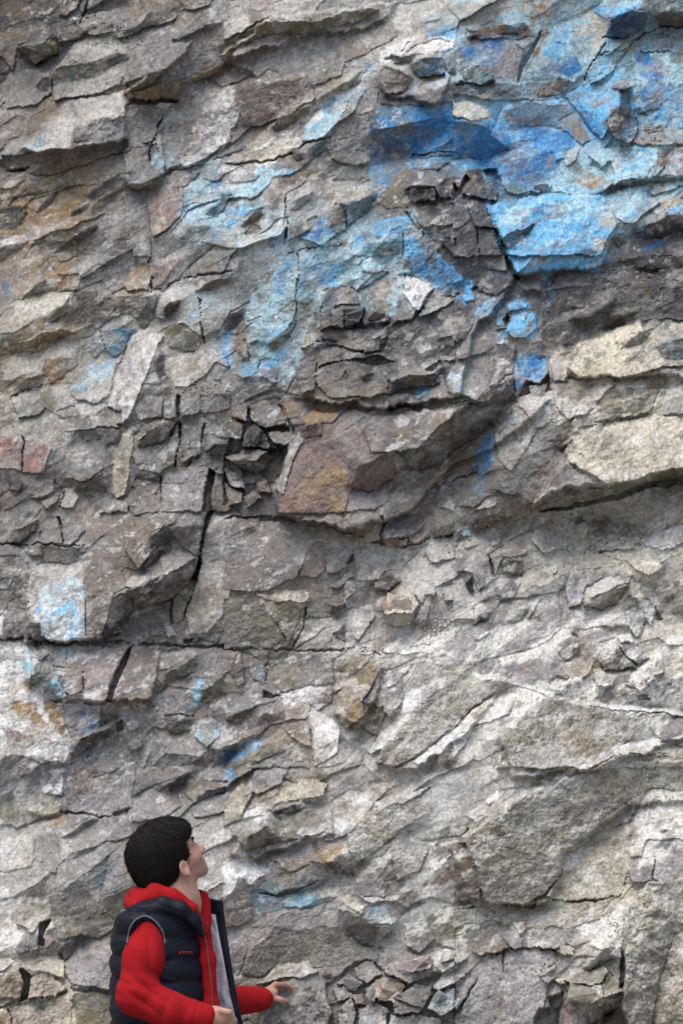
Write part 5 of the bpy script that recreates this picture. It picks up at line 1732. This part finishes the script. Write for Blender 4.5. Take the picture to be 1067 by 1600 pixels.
def hug(F_mesh_co, pts, off):
    k2 = KDTree(len(F_mesh_co))
    for i, c in enumerate(F_mesh_co): k2.insert(c, i)
    k2.balance(); out = []
    for p in pts:
        # nearest surface point seen from the camera side
        best = min(k2.find_n(p, 60), key=lambda r: (r[0].x-p[0])**2+(r[0].z-p[2])**2+.15*(r[0].y-p[1])**2)
        out.append(np.array([p[0], best[0].y-off, p[2]]))
    return out

# vest: quilted, open at the front
zq = Q(0, 1455)[2]
def quilt(p, u, v):
    z = p[..., 2]+.006*np.sin(11*p[..., 0]+2)+.10*u
    s_ = np.abs(np.sin(math.pi*(z-zq)/.064+.10*np.sin(45*p[..., 0])))
    return .0125*s_**.4+.003
Ve = Field([Q(165, 1600)[0], YB-.31, Q(0, 1715)[2]], [Q(385, 1600)[0], YB+.31, Q(0, 1380)[2]], .0044)
put_torso(Ve, [(1402, 264, .045, .09), (1411, 260, .070, .135), (1428, 254, .100, .160), (1455, 251, .118, .160), (1500, 252, .126, .162), (1560, 254, .130, .164), (1620, 255, .130, .164), (1690, 256, .126, .165)], quilt)
Ve.chain([Q(316, 1460, -.105), Q(304, 1437, -.122), Q(284, 1420, -.135), Q(256, 1412, -.135), Q(232, 1424, -.11)], [.013, .015, .017, .017, .015], k=.025)      # soft collar lying open
Ve.put(lambda p: np.maximum(np.maximum((p[..., 0]-Q(317, 1500)[0]) *-1 + (Q(0, 1450)[2]-p[..., 2])*.085, -(p[..., 1]-(YB-.105))), -1e3), V3(Q(295, 1500)[0], YB-.11, Q(0, 1715)[2]), V3(Q(390, 1500)[0], YB+.3, Q(0, 1380)[2]), .008, 's')
Ve.ell(Q(284, 1392, -.005), (.060, .075, .085), rotm(.3, 0), k=.012, op='s')
Ve.ell(Q(229, 1491, -.205), (.056, .085, .108), rotm(0, .2), k=.010, op='s')
co, q = Ve.mesh(3); vn = vnormals(co, q)
zz = co[:, 2]; r_ = np.random.default_rng(2)
d_ = vn*(.0011*np.sin(95*co[:,0]+9*np.sin(31*zz))*np.sin(49*zz+30*co[:,0]+1))[:, None]
vest = child('vest', co+d_, q, M_NAVY); vco = co
arm = smooth_path([Q(199, 1474, -.17), Q(202, 1454, -.17), Q(212, 1438, -.165), Q(228, 1431, -.155), Q(243, 1439, -.16), Q(254, 1455, -.17), Q(258, 1474, -.175)])
tube('armhole_piping', hug(np.concatenate([vco, np.array([list(x) for x in (hoodie.data.vertices[i].co+ROOT for i in range(0, len(hoodie.data.vertices), 2))])]), arm, .004), .0024, M_TRIM, vest)
mk = [(281, 4.2), (286.2, 3.4), (290.5, 3.0), (294.3, 3.0), (298, 3.6)]
for i, (mx, ww) in enumerate(mk):
    a_ = Q(mx, 1489.5, -.16); ctr = hug(vco, [a_], .003)[0]
    w2 = ww/523/2; h2 = 2.3/523
    v = np.array([ctr+[dx*w2+dz*.0012, dy, dz*h2] for dy in (-.0012, .004) for dx, dz in ((-1,-1),(1,-1),(1,1),(-1,1))])
    child('letter', v, np.array([(0,1,2,3),(7,6,5,4),(0,4,5,1),(1,5,6,2),(2,6,7,3),(3,7,4,0)]), M_MARK, vest, False)

# far front panel of the vest, swung open: padded outside edge and pale lining
def sheet(name, rows, thick, mat, parent, wob=0.0):
    """rows of points left to right, seen from the camera; extruded away from it"""
    R_ = [smooth_path(r, 5) for r in rows]; R_ = [list(x) for x in zip(*[smooth_path(list(c), 6) for c in zip(*R_)])]
    A = np.array(R_); nu, nv_ = A.shape[:2]
    if wob:
        i_, j_ = np.meshgrid(np.arange(nu), np.arange(nv_), indexing='ij')
        A = A+np.array([0, 1, 0])*(wob*np.sin(j_*.9+1.5*np.sin(i_*.5))*np.sin(i_*.7+j_*.2))[..., None]
    Bk = A+np.array([0, thick, 0]); v = np.concatenate([A.reshape(-1, 3), Bk.reshape(-1, 3)]); n = nu*nv_
    id_ = np.arange(n).reshape(nu, nv_); f = []
    for i in range(nu-1):
        for j in range(nv_-1):
            a, b, c, d = id_[i,j], id_[i,j+1], id_[i+1,j+1], id_[i+1,j]
            f.append((a, b, c, d)); f.append((a+n, d+n, c+n, b+n))
    for i in range(nu-1):
        f.append((id_[i,0], id_[i+1,0], id_[i+1,0]+n, id_[i,0]+n)); f.append((id_[i,-1], id_[i,-1]+n, id_[i+1,-1]+n, id_[i+1,-1]))
    for j in range(nv_-1):
        f.append((id_[0,j], id_[0,j]+n, id_[0,j+1]+n, id_[0,j+1])); f.append((id_[-1,j], id_[-1,j+1], id_[-1,j+1]+n, id_[-1,j]+n))
    return child(name, v, np.array(f), mat, parent)
sheet('front_panel', [[Q(322, 1402, .075), Q(336, 1406, .06), Q(348, 1407, .05)],
                      [Q(326, 1432, .075), Q(341, 1434, .058), Q(351, 1436, .05)],
                      [Q(334, 1500, .06), Q(350, 1502, .04), Q(361, 1504, .035)],
                      [Q(345, 1560, .05), Q(361, 1561, .03), Q(371, 1562, .028)],
                      [Q(354, 1605, .05), Q(369, 1606, .03), Q(380, 1606, .03)],
                      [Q(362, 1680, .05), Q(378, 1680, .03), Q(390, 1680, .03)]], .022, M_NAVY, vest, .0022)
sheet('lining', [[Q(326, 1428, .05), Q(331, 1428, .05), Q(337, 1430, .048)],
                 [Q(328, 1452, .05), Q(335, 1452, .045), Q(341, 1453, .044)],
                 [Q(331, 1500, .04), Q(341, 1500, .03), Q(350, 1501, .026)],
                 [Q(337, 1555, .02), Q(350, 1556, .012), Q(360, 1557, .015)],
                 [Q(344, 1592, .02), Q(357, 1592, .012), Q(368, 1593, .015)],
                 [Q(350, 1680, .02), Q(364, 1680, .012), Q(376, 1680, .015)]], .006, M_LINE, vest, .004)
tube('zip', smooth_path([Q(303, 1404, -.095), Q(310, 1420, -.115), Q(317, 1445, -.105), Q(325, 1490, -.09), Q(331, 1545, -.09), Q(333, 1580, -.09), Q(333, 1680, -.09)]), .0016, M_ZIP, hoodie)

# trousers and shoes
Tr = Field([Q(170, 1600)[0], YB-.25, .03], [Q(350, 1600)[0], YB+.25, Q(0, 1640)[2]], .006)
Sh = []
for hx, dy in ((248, -.085), (268, .085)):
    hj = Q(hx+6, 1665, 0); hj = V3(hj[0], YB+dy, hj[2]); kn = V3(hj[0]+.02, YB+dy, .42); an = V3(hj[0]-.005, YB+dy, .10)
    Tr.chain([hj, kn, an], [.098, .072, .062], k=.03); Sh.append(an)
Tr.ell(Q(258, 1660), (.125, .165, .10), k=.03)
co, q = Tr.mesh(); child('trousers', co, q, M_DENIM)
for an in Sh:
    S_ = Field(an+[-.12, -.09, -.11], an+[.24, .09, .05], .005)
    S_.chain([an+[-.03, 0, -.045], an+[.06, 0, -.045], an+[.15, 0, -.060]], [.050, .048, .036], k=.02); S_.cone(an+[-.02, 0, -.02], an+[-.02, 0, .0], .045, .045, k=.02)
    S_.put(lambda p: p[..., 2]-.004, an+[-.3, -.2, -.2], an+[.3, .2, -.095], .004, 's')
    co, q = S_.mesh(); child('shoe', co, q, M_SHOE)
